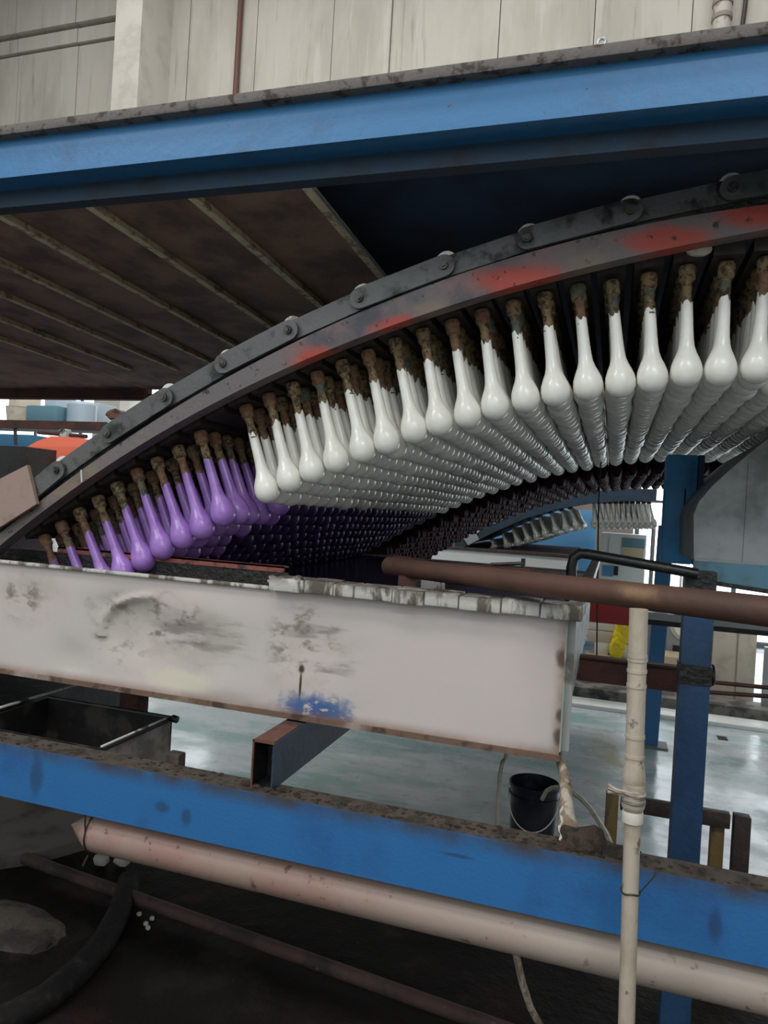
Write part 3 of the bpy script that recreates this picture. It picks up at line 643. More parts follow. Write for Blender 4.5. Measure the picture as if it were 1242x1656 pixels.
# ------------------------------------------------------------------ brown pipe over the trough
p0 = P(632, 916, 1.97); p1 = P(1242, 989, 1.34); d = (p1-p0); p2 = p1 + d*.8
t = thing('brown_pipe', 'rusty brown pipe lying across the trough end and out to the right', 'pipe', p0)
part('pipe', MB().tube([p0 + (p2-p0)*k/8 for k in range(9)], .0262, 24), 'pipe_brown', t)
dn = d.normalized(); part('end_cap', MB().tube([p0-dn*.012, p0-dn*.008, p0+dn*.03, p0+dn*.034], [.018, .0275, .0275, .0262], 24), 'pipe_brown', t)
s_ = p0 + d*.075; part('support_block', MB().box(s_.x-.02, s_.x+.03, s_.y-.02, s_.y+.04, 1.345, s_.z-.02), 'ibeam', t)
part('top_bar', MB().bar(p0 + dn*.0 + Vector((0, .03, .025)), p0 + d*.14 + Vector((0, .03, .022)), .012, .012), 'ibeam', t)
part('top_bar', MB().bar(p0 + d*.2 + Vector((0, .02, .022)), p0 + d*.5 + Vector((0, .02, .027)), .012, .008), 'ibeam', t)
h0 = P(793, 913, 1.80); h1 = P(846, 911, 1.80)
part('valve_handle', MB().tube([h0, h1], .0045, 8).tube([h1+Vector((0, 0, .012)), h1-Vector((0, 0, .02))], .0055, 8).tube([h0, h0-Vector((0, 0, .02))], .004, 8), 'grease_shade_black', t)
# small fittings in the trough end seen under the pipe
q = P(700, 955, 2.1); solo('white_block', MB().box(q.x-.05, q.x+.03, 2.08, 2.13, 1.345, 1.43, .003), 'lip_white', 'stained white block standing in the trough under the brown pipe', 'block', (q.x, 2.1, 1.345))

# ------------------------------------------------------------------ white upright pipe
a = P(1033, 985, 1.40); c = P(1018, 1300, 1.40); e = P(1013, 1656, 1.40); 
def up(z):   # the pipe's axis at height z
    k = (z-a.z)/(e.z-a.z); return Vector((a.x + (e.x-a.x)*k, 1.40, z))
t = thing('upright_pipe', 'stained cream plastic upright pipe with taped joint in front of the beams', 'pipe', up(0))
zj = P(1018, 1295, 1.40).z
part('upper_pipe', MB().tube([up(z) for z in (a.z+.0, zj+.1, zj)], .0165, 20), 'pvc', t)
part('lower_pipe', MB().tube([up(z) for z in (zj-.01, .6, 0.0)], .0148, 20), 'pvc', t)
for py in (1060, 1066, 1084, 1108, 1190, 1222): 
    z = P(1025, py, 1.4).z; part('ring', MB().tube([up(z+.003), up(z-.003)], .0178, 20), 'pvc', t)
z = P(1020, 1258, 1.4).z; part('reducer', MB().tube([up(z+.03), up(z+.008), up(z-.006), up(z-.012)], [.017, .0200, .0205, .0185], 22), 'pvc', t)
z = P(1018, 1284, 1.4).z; part('tape_wrap', MB().tube([up(z+.026), up(z+.018), up(z+.010), up(z+.004), up(z-.004), up(z-.012), up(z-.020), up(z-.024)], [.019, .0205, .0195, .0225, .0212, .0225, .0205, .019], 22, wob=.08), 'tape', t, 'frayed dirty tape winding')
mb = MB()
for k in range(3):
    q = up(z+.006-.004*k); mb.tube([q+Vector((-.012, -.012, 0)), q+Vector((-.03, -.012, .002+.002*k)), q+Vector((-.044, -.004, .006-.003*k))], .003, 6)
part('loose_tape', mb, 'tape', t)
z = P(1016, 1320, 1.4).z; part('socket', MB().tube([up(z+.012), up(z+.010), up(z-.008), up(z-.01)], [.0175, .0188, .0188, .0165], 22), 'pvc_white', t, 'white socket below the tape')
z = P(1014, 1440, 1.4).z
tw_ = [up(z) + Vector((.0165*math.cos(k*math.pi/9), .0165*math.sin(k*math.pi/9), .002*math.sin(k))) for k in range(19)]
part('tie_wire', MB().tube(tw_, .0016, 6).tube([up(z)+Vector((.016, 0, 0)), up(z)+Vector((.045, .07, .004)), up(z)+Vector((.05, .1, .002))], .0014, 6), 'wire', t)

# ------------------------------------------------------------------ trays left
t = thing('black_tray', 'black open tray with dusty right side under the left of the trough', 'tray', (-1.49, 1.73, .806))
X0, X1, Y0_, Y1, zb, zt = -1.715, -1.247, 1.585, 1.90, .807, .943
part('tray_wall', MB().box(X0, X0+.006, Y0_, Y1, zb, zt).box(X0, X1, Y0_, Y0_+.006, zb, zt).box(X0, X1, Y1-.006, Y1, zb, zt), 'tray_dark', t)
part('side_wall', MB().box(X1-.006, X1, Y0_, Y1, zb, zt), 'tray_dusty', t, 'dusty grey right side')
part('tray_bottom', MB().box(X0, X1, Y0_, Y1, zb-.001, zb+.005), 'tray_dark', t)
part('rim', MB().tube([(X1, Y0_, zt), (X1, Y1, zt)], .006, 8).tube([(X0, Y1, zt), (X1+.004, Y1, zt)], .007, 8), 'tray_dark', t)
part('rim_edge', MB().box(X1-.007, X1+.001, Y0_, Y1-.03, zt+.004, zt+.0085), 'rim_pale', t, 'pale rim')  # paler strip along the top of the right side
part('corner_knob', MB().tube([(X1, Y1, zt), (X1+.018, Y1, zt-.002)], .011, 10), 'tray_dark', t)
t = thing('latex_tray', 'second black tray full of dark glossy liquid at far left edge', 'tray', (-2.2, 1.95, .806))
X0, X1, Y0_, Y1 = -2.7, -1.745, 1.585, 2.6
part('tray_wall', MB().box(X0, X0+.006, Y0_, Y1, zb, zt).box(X1-.006, X1, Y0_, Y1, zb, zt).box(X0, X1, Y0_, Y0_+.006, zb, zt).box(X0, X1, Y1-.006, Y1, zb, zt).box(X0, X1, Y0_, Y1, zb-.001, zb+.004), 'tray_dark', t)
part('rim', MB().box(X1-.008, X1+.004, Y0_, Y1, zt, zt+.006, .002), 'rim_pale', t, 'pale rim')  # rim paler than the tray walls
part('liquid', MB().box(X0+.006, X1-.006, Y0_+.006, Y1-.006, zb+.004, zt-.014), 'dark_liquid', t, 'dark glossy liquid with pale streaks')

# ------------------------------------------------------------------ bucket, hoses, stand
bk = G(865, 1266, .33); bk.z = 0
t = thing('bucket', 'black plastic bucket with white wire handle on the wet floor', 'bucket', bk)
R = .118
part('body', MB().lathe([(0, .004), (R*.86, .0), (R*.88, .01), (R*.97, .27), (R*.97, .31), (R, .312), (R, .33), (R*.96, .33), (R*.94, .30), (R*.85, .015), (0, .012)], bk, 36), 'bucket_black', t)
part('rim_ring', MB().lathe([(R*.97, .275), (R*1.03, .275), (R*1.03, .283), (R*.97, .285)], bk, 36).lathe([(R, .318), (R*1.045, .318), (R*1.045, .332), (R*.99, .334)], bk, 36), 'bucket_black', t)
hp = []
for k in range(17):
    u = math.pi*k/16; hp.append(bk + Vector((-math.cos(u)*R*1.05, -abs(math.sin(u))*.055 - .06*math.sin(u), .285 - .15*math.sin(u))))
part('handle', MB().tube(hp, .003, 8), 'wire_white', t, 'white wire handle')
hs = [P(884, 1279, 3.35), P(893, 1274, 3.30), P(906, 1273, 3.2), P(922, 1279, 3.05), P(940, 1292, 2.9), P(955, 1308, 2.75), P(968, 1328, 2.6), P(980, 1348, 2.45), P(990, 1372, 2.35), P(992, 1395, 2.3), P(1000, 1425, 2.25)]
hs = [hs[0]-Vector((.02, -.02, .05))] + hs
solo('pale_hose', MB().tube(hs, .0095, 10), 'hose_pale', 'pale hose curling out of the black bucket to the right', 'hose', hs[0])
hs = [P(818, 1226, 2.2), P(813, 1232, 2.18), P(809, 1250, 2.17), P(806, 1290, 2.17), P(803, 1360, 2.17)]
hs = [Vector((hs[0].x+.03, 2.2, 1.09))] + hs + [P(803, 1400, 2.17)]
solo('drop_hose', MB().tube(hs, .0065, 10), 'hose_pale', 'thin pale hose hanging straight down left of the black bucket', 'hose', hs[0])
q0 = Vector((-.088, 1.735, 1.062)); q1 = P(915, 1272, 1.66); q2 = P(917, 1320, 1.61); q3 = P(920, 1385, 1.57); q3.z = .947
t = thing('drain_hose', 'brown crusted drain hose dropping from the trough corner to the beam', 'hose', q3)
part('hose', MB().tube([q0, q0 + (q1-q0)*.5 + Vector((.004, 0, 0)), q1, q2, q3], [.010, .011, .013, .017, .026], 12, wob=.12), 'hose_brown', t)
mb = MB().tube([(q3.x-.02+.003*math.sin(k*1.3), 1.548+.0015*k, .95+.006*k) for k in range(12)], [.0025+.0012*math.sin(k*2.1) for k in range(12)], 7)
part('white_crust', mb, 'pvc_white', t, 'whitish crust on the hose')
mb = MB().blob((q3.x+.035, 1.545, .944), (.065, .028, .045), seed=3, amp=.5, sub=3).blob((q3.x+.085, 1.545, .944), (.06, .024, .018), seed=5, amp=.5, sub=3)
solo('dirt_heap', mb, 'soil', 'small heap of brown dirt on the beam beside the drain hose', 'dirt', (q3.x+.04, 1.545, .946))
t = thing('floor_stand', 'low dark frame stand with yellow legs behind the blue post', 'stand', (.45, 2.95, 0))
def leg(px0, px1, pyt, Y, m_, zt_=None):
    u = P(px0, pyt, Y); v = P(px1, pyt, Y); zz = u.z if zt_ is None else zt_
    part('leg', MB().box(u.x, v.x, Y, Y+.05, 0, zz, .003), m_, t)
zr = P(1200, 1322, 2.95).z
leg(980, 1001, 1290, 2.95, 'wood_yellow', zr); leg(1188, 1216, 1322, 2.95, 'wood_dark', zr); leg(1151, 1173, 1330, 3.0, 'wood_yellow', zr-.056)
xl = P(980, 1290, 2.95).x; xr = P(1216, 1322, 2.95).x
part('top_rail', MB().box(xl+.055, xr-.07, 2.955, 2.995, zr-.055, zr, .003), 'wood_dark', t)

# ------------------------------------------------------------------ posts, hood, rails at right
t = thing('near_post', 'blue square post standing behind the lower beam, right, bound with black tape', 'post', (.265, 2.4, 0))
a = P(1130, 1000, 2.4); c = P(1106, 1410, 2.4)
def np_(z): k = (z-a.z)/(c.z-a.z); return Vector((a.x+(c.x-a.x)*k, 2.44, z))
part('post', MB().bar(np_(0), np_(P(1130, 940, 2.4).z), .086, .08, up=(0, 1, 0)), 'post_blue', t)
z = P(1130, 962, 2.4).z; part('dark_cap', MB().bar(np_(z), np_(P(1130, 924, 2.4).z), .09, .084, up=(0, 1, 0)), 'grease_shade_black', t, 'black top end')  # plain black sleeve over the top of the post
z = P(1128, 1092, 2.4).z; part('tape_band', MB().bar(np_(z-.03), np_(z+.03), .094, .088, up=(0, 1, 0)), 'grease_shade_black', t, 'black tape band')
rg = [np_(z) + Vector((.052+.0*k, -.01+.028*math.cos(k*math.pi/8), .028*math.sin(k*math.pi/8))) for k in range(17)]
part('ring', MB().tube(rg, .006, 8), 'grease_shade_black', t)
t = thing('far_post', 'slim blue post standing on the wet floor beyond the trough end', 'post', (.36, 5.6, 0))
a2 = P(1070, 960, 5.6); c2 = P(1051, 1210, 5.6)
def fp_(z): k = (z-a2.z)/(c2.z-a2.z); return Vector((a2.x+(c2.x-a2.x)*k, 5.65, z))
part('post', MB().bar(fp_(0), fp_(1.62), .105, .1, up=(0, 1, 0)), 'post_far', t)
part('base_plate', MB().box(fp_(0).x-.09, fp_(0).x+.12, 5.56, 5.74, 0, .012), 'grey_far', t)
a = P(1068, 910, 3.0); c = P(1121, 910, 3.0)
t = thing('blue_column', 'blue hanging box column ending above the black pipe', 'column', (a.x, 3.0, a.z))
part('column_body', MB().box(a.x, c.x, 3.0, 3.1, a.z, 1.90, .012), 'hanger_blue', t)
part('side_flange', MB().box(c.x, c.x+.02, 3.0, 3.12, a.z, 1.90), 'post_blue', t); s2 = P(1108, 800, 2.995)
part('slot', MB().box(s2.x-.003, s2.x+.003, 2.996, 3.0, P(1108, 880, 3).z, P(1108, 790, 3).z), 'grease_shade_black', t)
# hood
t = thing('metal_hood', 'curved grey sheet metal hood with blue bottom flange at right edge', 'hood', (.6, 2.5, 1.43))
hp = [P(1122, 906, 2.5), P(1122, 832, 2.5), P(1130, 812, 2.5), P(1150, 788, 2.5), P(1178, 762, 2.5), P(1210, 735, 2.5), P(1242, 705, 2.5)]
X_ = 1.4; pts = [Vector((p.x, 2.5, min(p.z, 1.91))) for p in hp] + [Vector((X_, 2.5, 1.91)), Vector((X_, 2.5, hp[0].z))]
part('sheet', MB().prism(pts, (0, .9, 0)), 'hood_grey', t)
b0_ = P(1119, 937, 2.5); b1_ = P(1242, 956, 2.5); sl_ = (b1_.z-b0_.z)/(b1_.x-b0_.x); zx = b0_.z + sl_*(X_-b0_.x); zt_ = hp[0].z
part('bottom_flange', MB().hexa([(b0_.x, 2.485, b0_.z), (X_, 2.485, zx), (X_, 2.5, zx), (b0_.x, 2.5, b0_.z), (b0_.x, 2.485, zt_), (X_, 2.485, zt_), (X_, 2.5, zt_), (b0_.x, 2.5, zt_)]), 'hood_blue', t, 'weathered blue flange')
part('dark_edge', MB().bar((b0_.x, 2.5, b0_.z), (X_, 2.5, zx), .04, .014), 'grease_shade_black', t)
part('seam', MB().box(hp[0].x, X_, 2.484, 2.5, hp[0].z, hp[0].z+.006), 'hood_grey', t)
part('seam', MB().box(P(1207, 800, 2.5).x, P(1209, 800, 2.5).x, 2.496, 2.5, hp[0].z+.006, P(1207, 745, 2.5).z), 'hood_grey', t)
bp = [P(x, y, 2.36) for x, y in ((924, 940), (924, 918), (928, 902), (938, 895), (950, 896), (1040, 912), (1128, 928))]
solo('bent_black_pipe', MB().tube([Vector((bp[0].x, 2.36, 1.345))] + bp, .0165, 14), 'black_pipe', 'black bent handrail pipe rising from the trough and running right', 'pipe', Vector((bp[0].x, 2.36, 1.345)))
a = P(930, 1064, 2.8); c = P(930, 1104, 2.8)
t = thing('rusty_rail', 'dark red-brown steel rail between the trough end and blue post', 'beam', (-.1, 2.8, 1.05))
part('web', MB().box(-.4, .33, 2.8, 2.81, P(1000, 1108, 2.8).z, P(1000, 1070, 2.8).z), 'ibeam', t); part('flange', MB().box(-.4, .33, 2.785, 2.83, P(1000, 1070, 2.8).z, P(1000, 1070, 2.8).z+.008), 'ibeam', t)
for k, (y0, y1, y_) in enumerate(((1102, 1112, 2.6), (1119, 1126, 2.6))):
    a = P(1140, y0, y_); c = P(1242, y1, y_); dd = c-a
    solo('thin_rail', MB().pipe(a, a+dd*2.2, .007, 10), 'ibeam', ['upper thin brown rail right of the blue post', 'lower thin brown rail right of the blue post'][k], 'rail', a)
a = P(968, 812, 3.6); c = P(965, 1060, 3.6); solo('hanging_wire', MB().tube([Vector((a.x, 3.6, 1.95)), a, c], .004, 6), 'wire', 'thin dark wire hanging past the brown pipe', 'wire', c)

# ------------------------------------------------------------------ floor under the machine
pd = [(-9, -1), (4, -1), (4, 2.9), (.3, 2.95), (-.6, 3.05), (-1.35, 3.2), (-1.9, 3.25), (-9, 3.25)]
solo('black_floor_patch', MB().prism([Vector((x, y, .001)) for x, y in pd], (0, 0, .006)), 'pit_dark', 'black floor covering under the lower beam', 'floor cover', (-.8, 2, .001))  # floor made black beneath the machine
s0 = [G(x, y, .0) for x, y in ((-200, 1255), (250, 1330), (215, 1355), (60, 1400), (-200, 1440))]
solo('concrete_slab', MB().prism([Vector((p.x, p.y, .008)) for p in s0], (0, 0, .05)), 'slab_grey', 'dull grey concrete slab on the floor, left below the beam', 'slab', (s0[1].x, s0[1].y, .008))
r0 = G(40, 1388, .05); r1 = G(800, 1660, .05); rd = r1-r0
solo('floor_rod', MB().tube([r0-rd*.0, r0+rd*.5, r1+rd*.4], .024, 14), 'rod_rust', 'long rusty rod lying on the dark floor', 'rod', (r0.x, r0.y, .03))
ar = [G(x, y, .04) for x, y in ((208, 1425), (196, 1470), (170, 1520), (128, 1570), (75, 1615), (10, 1650), (-60, 1680))]
solo('floor_hose', MB().tube(ar, .045, 14), 'rubber', 'thick black hose curving across the dark floor, lower left', 'hose', ar[0])
mo = G(30, 1500, .02); solo('dirt_mound', MB().blob((mo.x-.05, mo.y, .0), (.26, .13, .05), seed=4, amp=.3, sub=3), 'mound', 'flat pale mound of dried dirt, lower left corner', 'dirt', (mo.x, mo.y, .0))
for k, (px, py) in enumerate(((164, 1392), (197, 1393))):
    q = G(px, py, .03); solo('stone', MB().blob((q.x, q.y, .035), (.038, .03, .026), seed=k+2), 'stone', ['left small grey stone under the pointed pipe end', 'right small grey stone under the pointed pipe end'][k], 'stone', (q.x, q.y, .008), 'stones under the slung pipe')
for k, (px, py) in enumerate(((225, 1479), (246, 1486), (236, 1494), (239, 1501), (203, 1474), (135, 1542))):
    q = G(px, py, .01); solo('crumb', MB().blob((q.x, q.y, .012), (.011, .011, .009), seed=k, sub=1), 'crumb', ['white crumb on black floor, upper left of the cluster', 'white crumb on black floor, rightmost of the cluster', 'white crumb on black floor, middle of the cluster', 'white crumb on black floor, lowest of the cluster', 'white crumb on black floor nearest the long rod', 'white crumb alone beside the thick black hose'][k], 'crumb', (q.x, q.y, .008), 'white crumbs on the dark floor')
hz = [P(833, 1530, 1.60), P(836, 1550, 1.60), P(845, 1590, 1.62), P(858, 1630, 1.66), P(880, 1670, 1.7)]
hz += [Vector((hz[-1].x+.1, 1.8, .3)), Vector((hz[-1].x+.2, 1.9, .012)), Vector((hz[-1].x+.5, 2.0, .012))]
solo('grey_hose', MB().tube(hz, .008, 10), 'hose_brown', 'thin grey-brown hose hanging below the pinkish pipe', 'hose', hz[0])

# ------------------------------------------------------------------ far conveyor with clear formers
FY = 7.5
fr = [(735, 881), (760, 872), (800, 851), (850, 829), (900, 814), (950, 805), (1010, 800), (1062, 801)]
pts = [P(x, y, FY) for x, y in fr]
t = thing('far_chain_guide', 'curved blue guide rail of the second conveyor in the distance', 'rail', pts[2])
mb = MB(); f = []
for p in pts: f.append([mb.b.verts.new((p.x, y_, p.z+dz_)) for y_, dz_ in ((FY, .06), (FY, -.06), (FY+.08, -.06), (FY+.08, .06))])
for a, c in zip(f, f[1:]):
    for k in range(4): mb.b.faces.new([a[k], a[(k+1) % 4], c[(k+1) % 4], c[k]])
mb.b.faces.new(f[0]); mb.b.faces.new(f[-1][::-1]); part('guide_bar', mb, 'bar_blue', t)
mb = MB(); f = []
for p in pts: f.append([mb.b.verts.new((p.x, y_, p.z+dz_)) for y_, dz_ in ((FY+.09, .06), (FY+.09, .0), (FY+2.2, .0), (FY+2.2, .06))])
for a, c in zip(f, f[1:]):
    for k in range(4): mb.b.faces.new([a[k], a[(k+1) % 4], c[(k+1) % 4], c[k]])
mb.b.faces.new(f[0]); mb.b.faces.new(f[-1][::-1]); part('cross_bars', mb, 'cross_bar', t)
for k, (x, y) in enumerate(((770, 858), (800, 842), (812, 836), (830, 829), (848, 820), (870, 813), (886, 808), (905, 803))):
    q = P(x, y, FY); part('roller', MB().pipe((q.x, FY-.02, q.z+.01), (q.x, FY+.05, q.z+.01), .04, 12), 'rim_pale', t)
q = [P(x, y, FY-.06) for x, y in ((748, 868), (766, 858), (775, 872), (757, 882))]
solo('far_cover_plate', MB().prism(q, (0, .03, 0)), 'steel', 'small pale plate at the low end of the far conveyor', 'plate', q[0])
nf = 0
def far_former(x0, y0, x1, y1, lb, grp, rows):
    global nf
    a = P(x0, y0, FY+.15); c = P(x1, y1, FY+.15); v = c-a; Ln = v.length
    o = thing('glass_former', lb, 'former', a, grp)
    part('glass_body', MB().tube([a, a+v*.3, a+v*.6, a+v*.78, a+v*.92, a+v], [.012, .016, .024, .045, .036, .006], 10), 'glass_form', o)
    part('collar', MB().tube([a-v*.12, a+v*.06], .025, 8), 'grease_shade_black', o)
    for r in range(1, rows):
        dd = Vector((0, .17*r, 0)); fm.tube([a+dd, a+v*.3+dd, a+v*.6+dd, a+v*.78+dd, a+v*.92+dd, a+v+dd], [.012, .016, .024, .045, .036, .006], 8)
fm = MB()
A = [((795, 872), (800, 888)), ((812, 862), (822, 887)), ((828, 853), (840, 884)), ((843, 846), (857, 880)), ((857, 840), (872, 876)), ((871, 834), (886, 871)), ((890, 828), (902, 866)), ((908, 824), (918, 862)), ((922, 821), (935, 858))]
for k, (u, v) in enumerate(A): far_former(*u, *v, 'clear glass former on the far conveyor slope, %s from the left' % ORD[k+1], 'clear formers on the far slope', 12)
Bx = [960, 969, 978, 987, 996, 1005, 1014, 1023, 1032, 1041, 1050]
for k, x in enumerate(Bx): far_former(x, 812, x+3+k*.4, 856, 'clear glass former hanging at the far conveyor crest, %s from the left' % ORD[k+1], 'clear formers at the far crest', 6)
solo('glass_former', fm, 'glass_form', 'clear glass formers massed behind the front ones on the far conveyor', 'former', P(880, 850, FY+.4), kind='stuff')
a = P(660, 886, FY); c = P(920, 905, FY); z1 = P(800, 893, FY).z
t = thing('far_trough', 'plain white trough below the far conveyor', 'trough', (a.x, FY-.1, z1-.4))
part('panel', MB().box(a.x-3, c.x, FY-.1, FY+2.3, z1-.36, z1), 'cab_white', t); part('leg', MB().box(a.x-2.9, a.x-2.8, FY, FY+.1, 0, z1-.36), 'post_far', t); part('leg', MB().box(c.x-.2, c.x-.1, FY+1.9, FY+2.0, 0, z1-.36), 'post_far', t); part('lip', MB().box(a.x-3, c.x+.02, FY-.13, FY+2.3, z1, z1+.03), 'wood_dark', t)

# ------------------------------------------------------------------ background right
def bx(name, px0, px1, py0, py1, Y, dep, m_, label, cat, floor=False, group=None, bev=.004):
    u = P(px0, py1, Y); v = P(px1, py0, Y); z0 = 0 if floor else u.z
    return solo(name, MB().box(min(u.x, v.x), max(u.x, v.x), Y, Y+dep, z0, v.z, bev), m_, label, cat, ((u.x+v.x)/2, Y, z0), group)
bx('blue_partition', 690, 966, 826, 930, 10.4, .06, 'panel_blue', 'light blue partition board behind the far clear formers', 'partition', floor=True)
t = thing('white_cabinet', 'white cabinet with blue window and beige notice behind the hanging wire', 'cabinet', (P(1000, 950, 9.6).x, 9.6, 0))
u = P(968, 960, 9.6); v = P(1046, 866, 9.6)
part('body', MB().box(u.x, v.x, 9.6, 10.2, 0, v.z), 'cab_white', t)
def face(name, px0, px1, py0, py1, m_, th=.015):
    u = P(px0, py1, 9.6); v = P(px1, py0, 9.6); part(name, MB().box(u.x, v.x, 9.6-th, 9.6, u.z, v.z), m_, t)
face('blue_window', 1006, 1043, 872, 884, 'blue_bin'); face('notice', 1007, 1041, 887, 908, 'beige'); face('blue_panel', 973, 992, 915, 931, 'panel_blue'); face('dark_panel', 992, 1000, 916, 930, 'screen_black')
face('door_edge', 983, 985, 868, 905, 'frame_grey', .01); face('door_edge', 1004, 1006, 868, 905, 'frame_grey', .01)
bx('grey_column', 1046, 1056, 840, 1100, 9.2, .2, 'grey_far', 'dark grey narrow column right of the white cabinet', 'column', floor=True)
bx('pale_column', 1091, 1104, 925, 1100, 9.0, .15, 'cream_white', 'pale narrow column seen between the two blue posts', 'column', floor=True)
bx('red_beam', 935, 1022, 979, 1004, 6.6, .15, 'red_beam', 'bright red beam end beyond the right end of the trough', 'beam')
t = thing('box_stack', 'stack of cream boxes under the red beam', 'boxes', (P(975, 1060, 7.2).x, 7.2, 0))
for k, (x0, x1, y0, y1) in enumerate(((950, 1020, 1003, 1020), (948, 1022, 1022, 1037), (960, 985, 1040, 1062), (986, 1022, 1040, 1064))):
    u = P(x0, y1, 7.2); v = P(x1, y0, 7.2); part('box', MB().box(u.x, v.x, 7.2, 7.6, u.z, v.z, .01), 'cream_white' if k != 1 else 'cream', t)
u = P(945, 1095, 7.2); v = P(1022, 1064, 7.2); part('base_crate', MB().box(u.x, v.x, 7.15, 7.34, 0, v.z), 'carton', t)
u = P(1003, 1030, 6.9)
mb = MB(); 
for k in range(5): 
    q = P(1010-k*3.2, 1010+k*10, 7.15); mb.blob(q, (.075, .05, .085), seed=k, amp=.4, sub=2)
solo('yellow_bag', mb, 'yellow', 'crumpled bright yellow plastic bag beside the upright pipe', 'bag', P(1000, 1055, 6.9))
bx('brown_upright', 1048, 1054, 985, 1095, 6.4, .1, 'tan_plate', 'thin grey-brown upright left of the far blue post', 'post', floor=True)
t = thing('white_machine', 'white machine with round cover and black opening between blue posts', 'machine', (P(1095, 1055, 8).x, 8, 0))
u = P(1076, 1060, 8); v = P(1118, 1000, 8); part('body', MB().box(u.x, v.x, 8, 8.4, 0, v.z, .02), 'steel', t)
q = P(1110, 1012, 7.98); part('round_cover', MB().tube([(q.x, 7.98, q.z), (q.x, 7.92, q.z)], [.16, .12], 20), 'cream_white', t); u = P(1087, 1056, 8); v = P(1099, 1044, 8); part('opening', MB().box(u.x, v.x, 7.97, 8, u.z, v.z), 'screen_black', t)
bx('beige_base', 1072, 1118, 1066, 1100, 7.6, .37, 'beige', 'beige box low between the two blue posts', 'box', floor=True)
t = thing('cream_locker', 'two-door cream locker against the bright opening at right', 'cabinet', (P(1190, 1138, 7.2).x, 7.2, 0))
u = P(1146, 1138, 7.2); v = P(1226, 1016, 7.2); mx_ = P(1190, 1080, 7.2).x
part('body', MB().box(u.x, v.x, 7.22, 7.7, 0, v.z), 'cream', t); part('door', MB().box(u.x+.01, mx_-.008, 7.2, 7.22, .03, v.z-.02, .004), 'cream', t); part('door', MB().box(mx_+.008, v.x-.01, 7.2, 7.22, .03, v.z-.02, .004), 'cream', t)
bx('grey_board', 1232, 1290, 1052, 1140, 7.0, .05, 'steel', 'grey board at the right edge beside the cream locker', 'board', floor=True)
a = P(1146, 1020, 4.6); c = P(1300, 1026, 4.6); solo('shelf_bar', MB().box(.2, 3.5, 4.6, 4.66, P(1200, 1025, 4.6).z, P(1200, 1017, 4.6).z), 'black_pipe', 'thin black horizontal bar across the cream locker', 'bar', (a.x, 4.6, a.z))
solo('pale_shelf', MB().box(.2, 3.5, 4.6, 4.9, P(1200, 1016, 4.6).z, P(1200, 1004, 4.6).z), 'steel', 'pale grey shelf edge under the brown pipe at right', 'shelf', (a.x+.3, 4.6, a.z+.02))
for k, (yy, ht, dp, m_, lb) in enumerate(((6.45, .035, .25, 'cab_white', 'low pale kerb step across the wet floor, nearest'), (6.85, .09, .3, 'curb', 'dark kerb behind the first pale step'), (7.35, .14, .35, 'cab_white', 'white platform edge behind the dark kerb'))):
    solo('kerb', MB().box(-2.2 if k else -.6, .72 if k == 2 else 4.5, yy, yy+dp, 0, ht, .006), m_, lb, 'kerb', (.5, yy, 0))
a = G(1168, 1194, 0); solo('floor_drain', MB().box(a.x-.035, a.x+.035, a.y-.05, a.y+.05, .0005, .004), 'screen_black', 'small square black drain hole in the floor at right', 'drain', (a.x, a.y, 0))

# ------------------------------------------------------------------ background left
a = P(-60, 676, 5.0); c = P(200, 692, 5.0)
t = thing('far_rail', 'dark brown rail crossing in front of the shelf boxes at left', 'rail', (-5, 5, a.z))
part('bar', MB().box(-7.5, -3.4, 5.0, 5.06, P(60, 693, 5).z, P(60, 680, 5).z), 'ibeam', t); q = P(20, 690, 5); part('hanger_strap', MB().bar((q.x, 5.03, q.z), (q.x+.02, 5.03, q.z-.16), .03, .01), 'black_pipe', t)
solo('stock_shelf', MB().box(-12, -6.2, 7.9, 8.9, 2.50, 2.54).box(-12, -11.9, 8, 8.1, 0, 2.5).box(-6.3, -6.2, 8, 8.1, 0, 2.5), 'grey_far', 'long shelf carrying bins before the left window', 'shelf', (-9, 8.4, 0))
def sb(name, px0, px1, py0, Y, m_, lb, cat, zb=2.54, grp=None, dep=.4):
    u = P(px0, py0, Y); v = P(px1, py0, Y); return solo(name, MB().box(u.x, v.x, Y, Y+dep, zb, u.z, .02), m_, lb, cat, (u.x, Y, zb), grp)
q = P(16, 656, 8.1); solo('tub', MB().lathe([(0, 0), (.17, 0), (.2, max(.1, q.z-2.54)), (.21, max(.1, q.z-2.54)), (0, max(.09, q.z-2.56))], (q.x, 8.3, 2.54), 20), 'cream', 'cream tub standing on the shelf at far left', 'tub', (q.x, 8.3, 2.54))
sb('carton', 14, 35, 634, 8.55, 'cream', 'cream carton behind the cream tub on the shelf', 'box')
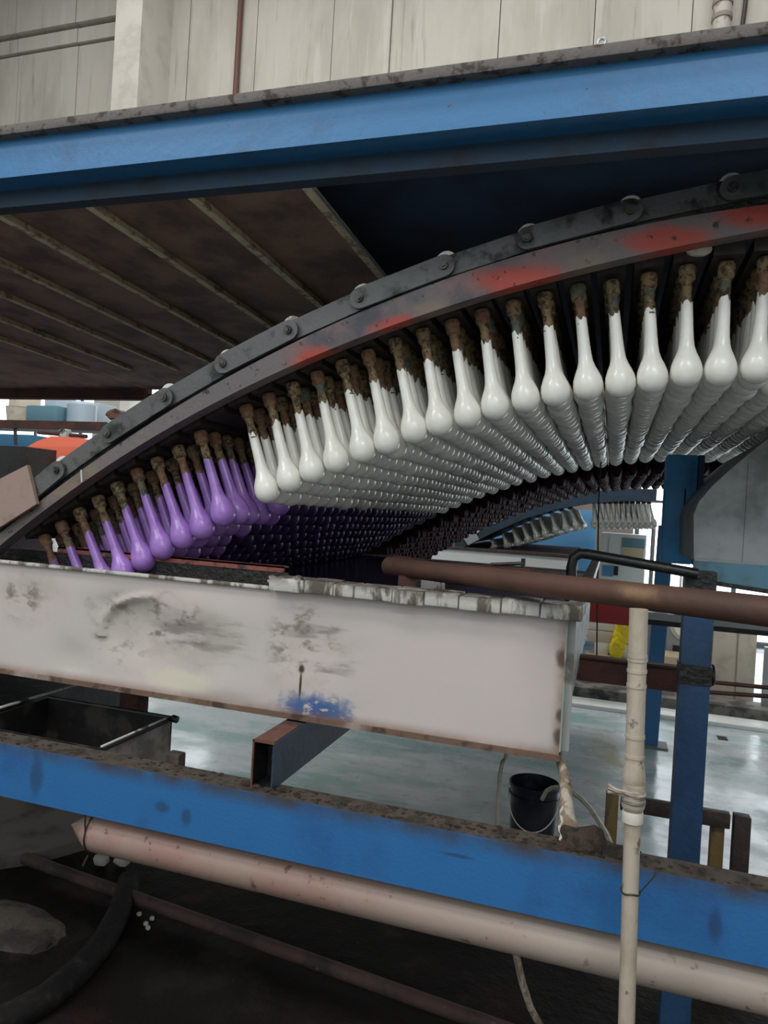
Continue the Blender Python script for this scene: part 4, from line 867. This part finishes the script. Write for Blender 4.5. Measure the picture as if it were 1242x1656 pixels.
sb('blue_bin', 42, 92, 655, 8.0, 'blue_bin', 'wide translucent blue bin on the shelf before the window', 'bin')
q = P(116, 668, 8.1); qt = P(116, 652, 8.1); solo('drum', MB().lathe([(0, 0), (.19, 0), (.2, .05), (.2, max(.15, qt.z-2.54)), (.16, max(.2, qt.z-2.5)), (0, max(.2, qt.z-2.5))], (q.x, 8.3, 2.54), 20), 'pale_blue', 'pale blue drum right of the blue bin', 'drum', (q.x, 8.3, 2.54))
sb('pale_box', 133, 160, 651, 8.56, 'pale_blue', 'pale blue square box at right end of the shelf', 'box')
sb('white_jug', 72, 94, 640, 8.6, 'pale_blue', 'tall milky jug behind the blue bin', 'jug')
q = P(188, 672, 5.03); solo('rusty_lump', MB().blob(q, (.1, .06, .05), seed=6, amp=.5), 'rust', 'rusty lump beyond the chain just above the brown rail', 'lump', q)
bx('blue_crate', -30, 50, 703, 720, 6.2, .5, 'blue_bin_dark', 'blue crate at left edge below the brown rail', 'crate', floor=False)
Y = 4.6; o4 = [P(x, y, Y) for x, y in ((45, 722), (50, 712), (63, 702), (110, 705), (150, 712), (150, 722))]
t = thing('orange_cover', 'faded orange sheet metal cover beyond the lower end of the chain', 'cover', o4[0])
o5 = [P(x, y, Y) for x, y in ((42, 722), (150, 722), (150, 750), (100, 748))]
part('top_panel', MB().prism([Vector((p.x, Y + (p.z-o4[0].z)*1.3, p.z)) for p in o4], (0, .02, -.01)), 'orange', t)
part('lower_panel', MB().prism([Vector((p.x, Y - (p.z-o4[0].z)*-.8, p.z)) for p in o5], (0, .02, 0)), 'orange_side', t)
r0 = P(62, 699, Y+.3); r1 = P(140, 706, Y+.3); part('clamp_bar', MB().tube([r0, r1], .018, 8), 'ibeam', t); q = P(105, 700, Y+.28); part('clamp', MB().box(q.x-.04, q.x+.04, q.y-.03, q.y+.03, q.z-.04, q.z+.03, .006), 'rim_pale', t)
bx('dark_chute', -80, 42, 722, 905, 4.1, .3, 'grease_shade_black', 'black machine side behind the tan plate at left edge', 'machine', floor=True)
